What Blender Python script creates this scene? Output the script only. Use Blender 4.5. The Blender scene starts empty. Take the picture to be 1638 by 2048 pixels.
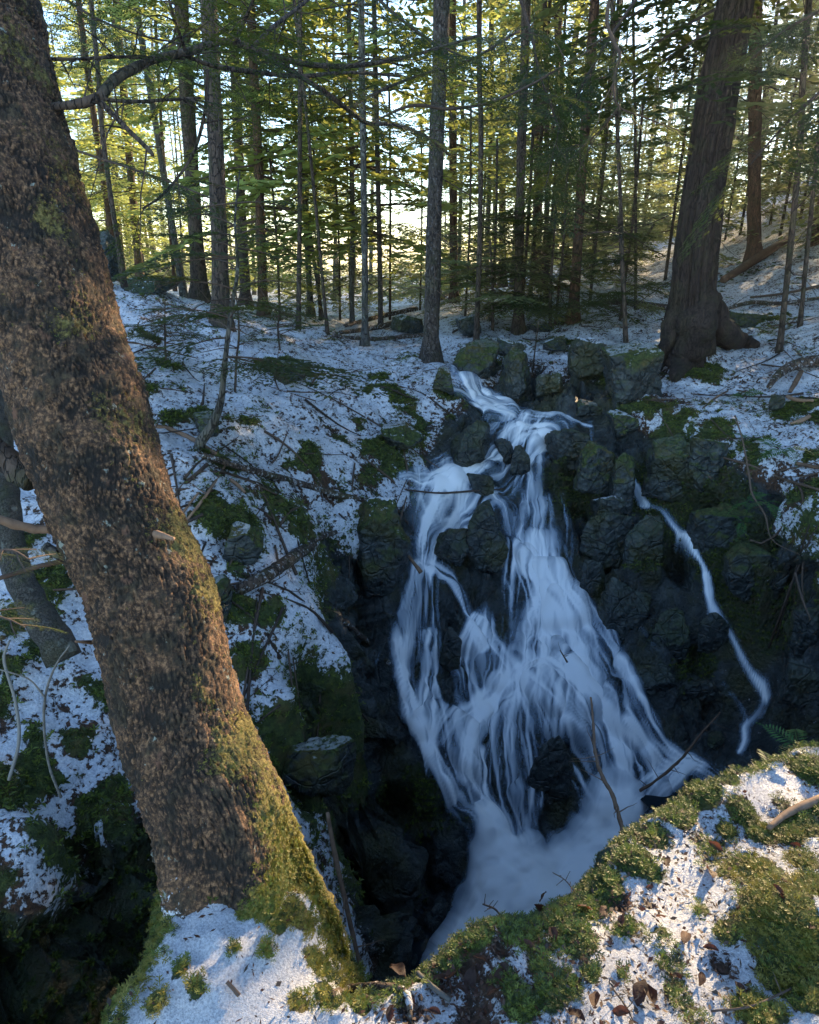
import bpy, math, random
import numpy as np
from mathutils import Vector, Matrix
from mathutils.bvhtree import BVHTree

# ------------------------------------------------------------------ camera, sky, sun, exposure
sc = bpy.context.scene
COL = sc.collection
R = math.radians
F_PX = 1365.0                    # focal length in pixels of the 1638x2048 photograph
PITCH = 21.0                     # degrees below the horizon
cam_d = bpy.data.cameras.new('camera')
cam = bpy.data.objects.new('camera', cam_d); COL.objects.link(cam)
cam_d.sensor_fit = 'VERTICAL'; cam_d.sensor_height = 24.0
cam_d.lens = 24.0 * F_PX / 2048.0
cam_d.clip_start = 0.05; cam_d.clip_end = 600
cam.location = (0, 0, 0); cam.rotation_euler = (R(90 - PITCH), 0, 0)
sc.camera = cam

SUN_EL, SUN_AZ = 16.0, 38.0       # azimuth to the right of +Y
world = bpy.data.worlds.new('World'); sc.world = world; world.use_nodes = True
wn = world.node_tree; wn.nodes.clear()
sky = wn.nodes.new('ShaderNodeTexSky'); sky.sky_type = 'NISHITA'; sky.sun_disc = False
sky.sun_elevation = R(SUN_EL); sky.sun_rotation = R(SUN_AZ)
sky.air_density = 1.0; sky.dust_density = 0.1; sky.ozone_density = 2.2; sky.altitude = 100
bg = wn.nodes.new('ShaderNodeBackground'); bg.inputs[1].default_value = 0.15
wo = wn.nodes.new('ShaderNodeOutputWorld')
wn.links.new(sky.outputs[0], bg.inputs[0]); wn.links.new(bg.outputs[0], wo.inputs[0])

sl = bpy.data.lights.new('sun', 'SUN'); sl.energy = 5.0; sl.angle = R(0.5); sl.color = (1.0, 0.74, 0.44)
sun = bpy.data.objects.new('sun', sl); COL.objects.link(sun)
SUN = Vector((math.sin(R(SUN_AZ)) * math.cos(R(SUN_EL)), math.cos(R(SUN_AZ)) * math.cos(R(SUN_EL)), math.sin(R(SUN_EL))))
sun.rotation_euler = (-SUN).to_track_quat('-Z', 'Y').to_euler()
SUNV = np.array(SUN)

sc.view_settings.view_transform = 'Standard'; sc.view_settings.look = 'None'
sc.view_settings.exposure = 1.85; sc.view_settings.gamma = 1.0; sc.view_settings.use_curve_mapping = False
sc.render.engine = 'CYCLES'
cy = sc.cycles
cy.max_bounces = 5; cy.diffuse_bounces = 3; cy.glossy_bounces = 2; cy.transmission_bounces = 3
cy.transparent_max_bounces = 14; cy.volume_bounces = 0; cy.caustics_reflective = False; cy.caustics_refractive = False
cy.use_denoising = True; cy.sample_clamp_indirect = 6.0

# ------------------------------------------------------------------ geometry of the picture -> points of the place
CP, SP = math.cos(R(PITCH)), math.sin(R(PITCH))
def at(u, v, t):
    """point of the place seen at photo pixel (u, v) at forward depth t metres"""
    a = (u - 819.0) / F_PX; b = (1024.0 - v) / F_PX
    return np.array([a * t, t * (CP + b * SP), t * (-SP + b * CP)])
def ray(u, v):
    d = at(u, v, 1.0); return Vector(d).normalized()
def proj(P):
    P = np.asarray(P); t = P[..., 1] * CP - P[..., 2] * SP
    up = P[..., 1] * SP + P[..., 2] * CP
    return 819 + F_PX * P[..., 0] / t, 1024 - F_PX * up / t, t

# ------------------------------------------------------------------ noise
def _h(ix, iy, iz, s):
    with np.errstate(over='ignore'):
        n = (ix.astype(np.int64) * 374761393 + iy.astype(np.int64) * 668265263 + iz.astype(np.int64) * 2147483647 + s * 144665) & 0xffffffff
        n = ((n ^ (n >> 13)) * 1274126177) & 0xffffffff
        n = ((n ^ (n >> 16)) * 2246822519) & 0xffffffff
        n = n ^ (n >> 15)
    return (n & 0xffffff).astype(np.float64) / 16777215.0
def vnoise(P, seed=0):
    f = np.floor(P); w = P - f; w = w * w * w * (w * (w * 6 - 15) + 10); i = f.astype(np.int64)
    out = 0
    for dx in (0, 1):
        wx = w[:, 0] if dx else 1 - w[:, 0]
        for dy in (0, 1):
            wy = w[:, 1] if dy else 1 - w[:, 1]
            for dz in (0, 1):
                wz = w[:, 2] if dz else 1 - w[:, 2]
                out = out + wx * wy * wz * _h(i[:, 0] + dx, i[:, 1] + dy, i[:, 2] + dz, seed)
    return out * 2 - 1
def fbm(P, octs=4, seed=0, gain=0.5):
    a, s, tot = 1.0, 0, 0
    for k in range(octs):
        s = s + a * vnoise(P * (2.03 ** k) + 17.3 * k, seed + k); tot += a; a *= gain
    return s / tot * 1.6
def worley(P, seed=0):
    """F1, F2, cell id noise (3 values) and vector to the cell centre"""
    f = np.floor(P).astype(np.int64); n = len(P)
    F1 = np.full(n, 9.0); F2 = np.full(n, 9.0); idn = np.zeros((n, 3)); vec = np.zeros((n, 3))
    for dx in (-1, 0, 1):
        for dy in (-1, 0, 1):
            for dz in (-1, 0, 1):
                c = f + np.array([dx, dy, dz])
                q = np.stack([_h(c[:, 0], c[:, 1], c[:, 2], seed + k) for k in (1, 2, 3)], 1)
                v = P - (c + q); d = np.sqrt((v * v).sum(1))
                m = d < F1
                F2 = np.where(m, F1, np.minimum(F2, d)); F1 = np.where(m, d, F1)
                idn[m] = q[m]; vec[m] = v[m]
    return F1, F2, idn, vec
def facets(P, seed=0, tilt=0.9):
    """angular blocks: each cell its own offset and tilted face, with grooves between"""
    F1, F2, idn, vec = worley(P, seed)
    tl = (np.roll(idn, 1, 1) - 0.5) * 2 * tilt
    return (idn[:, 0] - 0.5) + (vec * tl).sum(1) - 0.5 * np.clip(1 - (F2 - F1) / 0.10, 0, 1)
def sstep(a, b, x):
    t = np.clip((x - a) / (b - a), 0, 1); return t * t * (3 - 2 * t)

# ------------------------------------------------------------------ mesh building
def mesh_from(name, V, faces, mats=None, midx=None, smooth=True, uv=None, col=None):
    """faces: list of (F,k) int arrays"""
    me = bpy.data.meshes.new(name)
    V = np.asarray(V, dtype=np.float32)
    faces = [np.asarray(f, dtype=np.int32) for f in faces if len(f)]
    nl = sum(f.size for f in faces); nf = sum(len(f) for f in faces)
    me.vertices.add(len(V)); me.vertices.foreach_set('co', V.ravel())
    me.loops.add(nl); li = np.concatenate([f.ravel() for f in faces]) if faces else np.zeros(0, np.int32)
    me.loops.foreach_set('vertex_index', li)
    me.polygons.add(nf)
    ks = np.concatenate([np.full(len(f), f.shape[1]) for f in faces]); st = np.concatenate([[0], np.cumsum(ks)[:-1]])
    me.polygons.foreach_set('loop_start', st.astype(np.int32))
    if midx is not None:
        me.polygons.foreach_set('material_index', np.concatenate([np.asarray(m) for m in midx]).astype(np.int32))
    me.polygons.foreach_set('use_smooth', np.full(nf, smooth))
    if uv is not None:
        l = me.uv_layers.new(name='uv'); l.data.foreach_set('uv', np.asarray(uv, dtype=np.float32)[li].ravel())
    if col is not None:
        for nm, c in col.items():
            c = np.asarray(c, dtype=np.float32)
            if c.shape[1] == 3: c = np.concatenate([c, np.ones((len(c), 1), np.float32)], 1)
            a = me.color_attributes.new(nm, 'FLOAT_COLOR', 'POINT'); a.data.foreach_set('color', c.ravel())
    me.update(calc_edges=True)
    for m in (mats or []): me.materials.append(m)
    return me
def add_obj(name, me, parent=None, loc=None):
    o = bpy.data.objects.new(name, me); COL.objects.link(o)
    if loc is not None: o.location = tuple(loc)
    if parent is not None: o.parent = parent
    return o
def tag(o, label=None, cat=None, group=None, kind=None):
    if label: o['label'] = label
    if cat: o['category'] = cat
    if group: o['group'] = group
    if kind: o['kind'] = kind
    return o
def empty(name, loc, label, cat, group=None, kind=None):
    o = bpy.data.objects.new(name, None); COL.objects.link(o); o.location = tuple(loc); o.empty_display_size = .1
    return tag(o, label, cat, group, kind)
class MB:
    def __init__(s): s.V = []; s.F = {3: [], 4: []}; s.M = {3: [], 4: []}; s.n = 0; s.C = []
    def add(s, V, faces, m=0, col=None):
        V = np.asarray(V, float)
        s.V.append(V)
        for f in faces:
            f = np.asarray(f)
            if len(f) == 0: continue
            s.F[f.shape[1]].append(f + s.n); s.M[f.shape[1]].append(np.full(len(f), m))
        s.C.append(np.tile([0, 0, 0, 1.], (len(V), 1)) if col is None else np.broadcast_to(col, (len(V), 4)))
        s.n += len(V)
    def build(s, name, mats, parent=None, origin=(0, 0, 0), smooth=True, useCol=False, link=True):
        V = np.concatenate(s.V) - np.asarray(origin)
        fs, ms = [], []
        for k in (3, 4):
            if s.F[k]: fs.append(np.concatenate(s.F[k])); ms.append(np.concatenate(s.M[k]))
        me = mesh_from(name, V, fs, mats if isinstance(mats, (list, tuple)) else [mats], ms, smooth, col={'mask': np.concatenate(s.C)} if useCol else None)
        if not link: return me
        return add_obj(name, me, parent, None if parent is not None else origin)
def spline(P, n):
    """Catmull-Rom through the rows of P, n samples"""
    P = np.asarray(P, float); m = len(P)
    if m == 2: 
        t = np.linspace(0, 1, n)[:, None]; return P[0] * (1 - t) + P[1] * t
    L = np.concatenate([[0], np.cumsum(np.linalg.norm(np.diff(P[:, :3], axis=0), axis=1))]); s = np.linspace(0, L[-1], n)
    i = np.clip(np.searchsorted(L, s, side='right') - 1, 0, m - 2); t = ((s - L[i]) / np.maximum(L[i + 1] - L[i], 1e-9))[:, None]
    p1, p2 = P[i], P[i + 1]
    p0 = np.where((i > 0)[:, None], P[np.maximum(i - 1, 0)], 2 * p1 - p2); p3 = np.where((i < m - 2)[:, None], P[np.minimum(i + 2, m - 1)], 2 * p2 - p1)
    return .5 * (2 * p1 + (p2 - p0) * t + (2 * p0 - 5 * p1 + 4 * p2 - p3) * t ** 2 + (3 * p1 - p0 - 3 * p2 + p3) * t ** 3)
def tube(P, rad, sides=8, cap=True, rough=0, seed=0):
    P = np.asarray(P, float); n = len(P); rad = np.broadcast_to(rad, (n,))
    T = np.gradient(P, axis=0); T /= np.linalg.norm(T, axis=1)[:, None] + 1e-12
    ref = np.array([0, 0, 1.]) if abs(T[:, 2]).mean() < .8 else np.array([1., 0, 0])
    A = np.cross(T, ref); A /= np.linalg.norm(A, axis=1)[:, None] + 1e-12; B = np.cross(T, A)
    th = np.linspace(0, 2 * math.pi, sides, endpoint=False)
    ring = A[:, None] * np.cos(th)[None, :, None] + B[:, None] * np.sin(th)[None, :, None]
    rr = rad[:, None, None] * np.ones((1, sides, 1))
    V = (P[:, None] + ring * rr).reshape(-1, 3)
    if rough:
        rf = np.repeat(rad, sides)
        V += (ring.reshape(-1, 3)) * (fbm(V / (rf.mean() * 1.2) + seed, 3, seed) * rf * rough)[:, None]
    i = np.arange(n - 1)[:, None] * sides; j = np.arange(sides)[None]; j2 = (j + 1) % sides
    F4 = np.stack([i + j, i + j2, i + sides + j2, i + sides + j], -1).reshape(-1, 4)
    F3 = []
    if cap:
        V = np.concatenate([V, P[:1], P[-1:]]); a, b = n * sides, n * sides + 1
        F3 = np.concatenate([np.stack([np.full(sides, a), (np.arange(sides) + 1) % sides, np.arange(sides)], 1),
                             np.stack([np.full(sides, b), (n - 1) * sides + np.arange(sides), (n - 1) * sides + (np.arange(sides) + 1) % sides], 1)])
    return V, [F4, F3]
# ------------------------------------------------------------------ materials
class NT:
    def __init__(s, name):
        s.m = bpy.data.materials.new(name); s.m.use_nodes = True; s.t = s.m.node_tree; s.t.nodes.clear()
        s.out = s.t.nodes.new('ShaderNodeOutputMaterial')
        s.co = s.t.nodes.new('ShaderNodeNewGeometry').outputs['Position']
    def n(s, typ, props=None, **ins):
        nd = s.t.nodes.new('ShaderNode' + typ)
        for k, v in (props or {}).items(): setattr(nd, k, v)
        for k, v in ins.items():
            key = int(k[1:]) if k[0] == '_' else k.replace('_', ' ')
            s.set(nd.inputs[key], v)
        return nd
    def set(s, inp, v):
        if hasattr(v, 'is_output') or isinstance(v, bpy.types.NodeSocket): s.t.links.new(v, inp)
        elif isinstance(v, (tuple, list)) and len(v) == 3 and inp.type == 'RGBA': inp.default_value = (*v, 1)
        else: inp.default_value = v
    def objco(s): s.co = s.n('TexCoord').outputs['Object']; return s.co
    def noise(s, scale, detail=4, rough=.55, co=None, dist=0):
        return s.n('TexNoise', Vector=co or s.co, Scale=scale, Detail=detail, Roughness=rough, Distortion=dist).outputs['Fac']
    def vor(s, scale, feature='F1', co=None, out='Distance', rnd=1):
        return s.n('TexVoronoi', {'feature': feature}, Vector=co or s.co, Scale=scale, Randomness=rnd).outputs[out]
    def map(s, v, a, b, c=0., d=1., smooth=True):
        return s.n('MapRange', {'interpolation_type': 'SMOOTHSTEP' if smooth else 'LINEAR'}, Value=v, From_Min=a, From_Max=b, To_Min=c, To_Max=d).outputs[0]
    def math(s, op, a, b=0., clamp=False):
        return s.n('Math', {'operation': op, 'use_clamp': clamp}, _0=a, _1=b).outputs[0]
    def mix(s, f, a, b):
        nd = s.n('Mix', {'data_type': 'RGBA'}); s.set(nd.inputs[0], f); s.set(nd.inputs[6], a); s.set(nd.inputs[7], b); return nd.outputs[2]
    def ramp(s, v, stops):
        nd = s.n('ValToRGB', Fac=v); e = nd.color_ramp.elements
        while len(e) < len(stops): e.new(.5)
        for x, (p, c) in zip(e, stops): x.position = p; x.color = (*c, 1)
        return nd.outputs[0]
    def attr(s, name):
        a = s.n('Attribute', {'attribute_name': name}); sp = s.n('SeparateColor', Color=a.outputs['Color'])
        return sp.outputs[0], sp.outputs[1], sp.outputs[2]
    def bump(s, h, strength=.5, dist=.01, normal=None):
        nd = s.n('Bump', Height=h, Strength=strength, Distance=dist)
        if normal is not None: s.set(nd.inputs['Normal'], normal)
        return nd.outputs[0]
    def scale(s, co, v):
        return s.n('Mapping', Vector=co, Scale=v).outputs[0]
    def done(s, shader): s.t.links.new(shader, s.out.inputs[0]); return s.m
    def pbr(s, base, rough=.8, normal=None, **kw):
        p = s.n('BsdfPrincipled', Base_Color=base, Roughness=rough, **kw)
        if normal is not None: s.set(p.inputs['Normal'], normal)
        return p.outputs[0]

def snow_col(n): return n.mix(n.map(n.noise(75, 4, .7), .3, .7), (.50, .53, .60), (.80, .82, .87))
def moss_col(n, k=1.0):
    a = n.ramp(n.noise(38, 5, .7), [(.3, (.016 * k, .024 * k, .006 * k)), (.5, (.045 * k, .068 * k, .014 * k)), (.72, (.12 * k, .15 * k, .03 * k))])
    return n.mix(n.map(n.noise(7, 2), .45, .7), a, (.09 * k, .075 * k, .02 * k))
def rock_col(n):
    a = n.ramp(n.noise(9, 6, .65), [(.3, (.009, .013, .014)), (.55, (.034, .044, .046)), (.8, (.11, .125, .125))])
    return n.mix(n.map(n.noise(3.1, 3), .45, .68), a, (.040, .042, .018))
def litter_col(n):
    return n.ramp(n.noise(55, 4, .7), [(.3, (.018, .011, .007)), (.5, (.06, .032, .018)), (.7, (.15, .075, .04))])

def mat_ground():
    n = NT('snowy_ground'); sn, mo, ro = n.attr('mask')
    fine = n.noise(42, 5, .68); mid = n.noise(13, 4, .6); 
    s_ = n.math('ADD', sn, n.math('ADD', n.math('MULTIPLY', n.math('SUBTRACT', fine, .5), 2.1), n.math('MULTIPLY', n.math('SUBTRACT', mid, .5), 1.3)))
    snf = n.map(s_, .46, .58)
    mof = n.map(n.math('ADD', mo, n.math('MULTIPLY', n.math('SUBTRACT', n.noise(9, 4), .5), 1.4)), .38, .6)
    under = n.mix(mof, litter_col(n), moss_col(n, .9))
    rof = n.map(n.math('ADD', n.math('MULTIPLY', ro, 1.6), n.math('MULTIPLY', n.math('SUBTRACT', mid, .5), .7)), .4, .65)
    rk = n.mix(n.math('MULTIPLY', mof, .85), rock_col(n), moss_col(n, .45))
    under = n.mix(rof, under, rk)
    c = n.mix(snf, under, snow_col(n))
    h = n.math('ADD', n.math('MULTIPLY', snf, .6), n.math('ADD', fine, n.math('MULTIPLY', n.noise(130, 3), .5)))
    h = n.math('ADD', h, n.math('MULTIPLY', rof, n.math('ADD', n.math('MULTIPLY', n.map(n.vor(7, 'DISTANCE_TO_EDGE', co=n.scale(n.co, (1, 1, .5))), 0, .10), .5), n.math('MULTIPLY', n.noise(22, 3), 2.5))))
    rough = n.map(rof, 0, 1, .85, n.map(n.noise(20, 3), .4, .65, .28, .6), False)
    rough = n.mix(snf, rough, (.6, .6, .6))
    return n.done(n.pbr(c, rough, n.bump(h, .9, .02)))
def mat_rock():
    n = NT('wet_mossy_rock'); nz = n.n('SeparateXYZ', Vector=n.n('NewGeometry').outputs['Normal']).outputs[2]
    sn, mo, ro = n.attr('mask')
    fine = n.noise(40, 5, .68); mid = n.noise(11, 4)
    up = n.math('ADD', nz, n.math('MULTIPLY', n.math('SUBTRACT', mid, .5), 1.1))
    mof = n.math('MULTIPLY', n.map(up, .0, .55), mo)
    c = n.mix(mof, rock_col(n), moss_col(n, .8))
    snf = n.math('MULTIPLY', n.map(n.math('ADD', up, n.math('MULTIPLY', n.math('SUBTRACT', fine, .5), 1.6)), .8, .95), sn)
    c = n.mix(snf, c, snow_col(n))
    h = n.math('ADD', n.math('MULTIPLY', fine, 1.0), n.math('MULTIPLY', n.noise(120, 3), .5))
    h = n.math('ADD', h, n.math('ADD', n.map(n.vor(8, 'DISTANCE_TO_EDGE'), 0, .06), n.math('MULTIPLY', n.vor(24), 1.5)))
    rough = n.mix(n.math('MAXIMUM', mof, snf), n.map(n.noise(20, 3), .4, .65, .25, .55), (.9, .9, .9))
    return n.done(n.pbr(c, rough, n.bump(h, .8, .015)))
def mat_bark(name, dark, light, moss=.3, vs=(22, 22, 5), snow=0., lich=.0):
    n = NT(name); co = n.objco(); s = n.scale(co, vs)
    a = n.noise(1, 6, .7, co=s); cd_ = n.n('VectorMath', {'operation': 'ADD'}, _0=n.scale(co, (vs[0] * 1.1, vs[1] * 1.1, vs[2] * 1.4)), _1=n.n('VectorMath', {'operation': 'SCALE'}, _0=n.n('TexNoise', Vector=s, Scale=1.2, Detail=3).outputs['Color'], Scale=1.6).outputs[0]).outputs[0]
    cell = n.vor(1.3, 'DISTANCE_TO_EDGE', co=cd_)
    crack = n.map(cell, .0, .09)
    c = n.ramp(a, [(.3, dark), (.55, tuple((x + y) / 2 for x, y in zip(dark, light))), (.75, light)])
    c = n.mix(crack, tuple(x * .5 for x in dark), c)
    c = n.mix(n.math('MULTIPLY', n.map(n.noise(6, 4, .6), .46, .62), moss), c, moss_col(n, .8))
    if lich: c = n.mix(n.math('MULTIPLY', n.map(n.noise(14, 4), .58, .66), lich), c, (.28, .31, .27))
    if snow: c = n.mix(n.math('MULTIPLY', n.map(n.noise(30, 4, .7), .55, .62), snow), c, (.8, .83, .88))
    h = n.math('ADD', n.math('MULTIPLY', crack, 1.2), a)
    return n.done(n.pbr(c, .85, n.bump(h, 1.0, .012)))
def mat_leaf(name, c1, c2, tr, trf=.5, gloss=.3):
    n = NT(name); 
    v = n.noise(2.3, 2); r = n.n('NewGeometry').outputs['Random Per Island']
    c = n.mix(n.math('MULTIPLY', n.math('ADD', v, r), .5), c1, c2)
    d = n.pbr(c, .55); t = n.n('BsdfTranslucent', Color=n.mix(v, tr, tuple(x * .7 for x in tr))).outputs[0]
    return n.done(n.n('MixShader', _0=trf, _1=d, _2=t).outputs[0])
def mat_water(name):
    n = NT(name); d_, fo_, th_ = n.attr('flow')
    c = n.mix(n.map(d_, .1, .9, smooth=False), (.28, .45, .68), (.97, .98, 1.0))
    d = n.n('BsdfDiffuse', Color=c).outputs[0]; t = n.n('BsdfTranslucent', Color=c).outputs[0]
    g = n.n('BsdfGlossy', Color=(.8, .9, 1), Roughness=.3).outputs[0]
    sh = n.n('MixShader', _0=.12, _1=d, _2=t).outputs[0]; sh = n.n('MixShader', _0=.05, _1=sh, _2=g).outputs[0]
    tp = n.n('BsdfTransparent').outputs[0]
    return n.done(n.n('MixShader', _0=n.map(d_, .02, .93, 0, .97, False), _1=tp, _2=sh).outputs[0])
def mat_pool():
    n = NT('dark_pool_water')
    h = n.noise(1, 3, co=n.scale(n.co, (9, 20, 9)))
    g = n.pbr((.012, .02, .026), .12, n.bump(h, .35, .02), IOR=1.33)
    return n.done(g)
def mat_plain(name, c1, c2, sc_=30, rough=.8, bump=.4, tr=None):
    n = NT(name); n.objco(); f = n.noise(sc_, 4, .65)
    r = n.n('ObjectInfo').outputs['Random']
    sh = n.pbr(n.mix(n.map(n.math('ADD', f, n.math('MULTIPLY', n.math('SUBTRACT', r, .5), .5)), .25, .75), c1, c2), rough, n.bump(f, bump, .004))
    if tr: sh = n.n('MixShader', _0=.35, _1=sh, _2=n.n('BsdfTranslucent', Color=tr).outputs[0]).outputs[0]
    return n.done(sh)

M = dict(
    ground=mat_ground(), rock=mat_rock(),
    bark_dark=mat_bark('dark_spruce_bark', (.036, .024, .018), (.14, .10, .075), .35),
    bark_red=mat_bark('reddish_hemlock_bark', (.05, .026, .016), (.19, .10, .06), .2),
    bark_grey=mat_bark('grey_lichened_bark', (.045, .042, .038), (.17, .16, .14), .3, lich=.5),
    bark_smooth=mat_bark('smooth_grey_bark', (.05, .046, .04), (.14, .13, .11), .5, vs=(70, 70, 50), lich=.5),
    bark_snow=mat_bark('bark_dusted_with_snow', (.028, .021, .018), (.10, .08, .068), .25, snow=.08),
    bark_big=mat_bark('ridged_hemlock_bark', (.016, .010, .008), (.058, .038, .03), .2, vs=(30, 30, 4)),
    wood=mat_plain('bare_weathered_wood', (.09, .05, .03), (.26, .16, .10), 22),
    twig=mat_plain('thin_dark_twig', (.03, .02, .015), (.10, .065, .045), 40),
    twig_pale=mat_plain('pale_lichened_twig', (.09, .085, .075), (.22, .21, .19), 40),
    log=mat_bark('snow_dusted_log_bark', (.04, .027, .02), (.15, .10, .07), .45, snow=.5),
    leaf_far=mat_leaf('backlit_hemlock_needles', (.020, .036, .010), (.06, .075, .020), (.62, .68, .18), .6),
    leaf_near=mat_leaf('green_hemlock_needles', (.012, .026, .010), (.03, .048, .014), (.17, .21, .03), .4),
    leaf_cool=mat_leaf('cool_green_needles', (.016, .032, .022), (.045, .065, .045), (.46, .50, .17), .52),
    moss=mat_leaf('moss_fronds', (.07, .11, .014), (.17, .20, .03), (.25, .32, .04), .3),
    moss_dark=mat_leaf('dark_moss_fronds', (.022, .04, .008), (.06, .08, .016), (.10, .14, .02), .25),
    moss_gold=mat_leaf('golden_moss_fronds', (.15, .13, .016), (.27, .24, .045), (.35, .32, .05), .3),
    fern=mat_leaf('fern_green', (.03, .09, .02), (.06, .16, .04), (.15, .35, .06), .4),
    leaf_brown=mat_plain('dry_beech_leaf', (.030, .013, .010), (.11, .050, .032), 30, .6, .5, tr=(.14, .05, .02)),
    water=mat_water('silky_white_water'),
    pool=mat_pool(),
)
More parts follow.
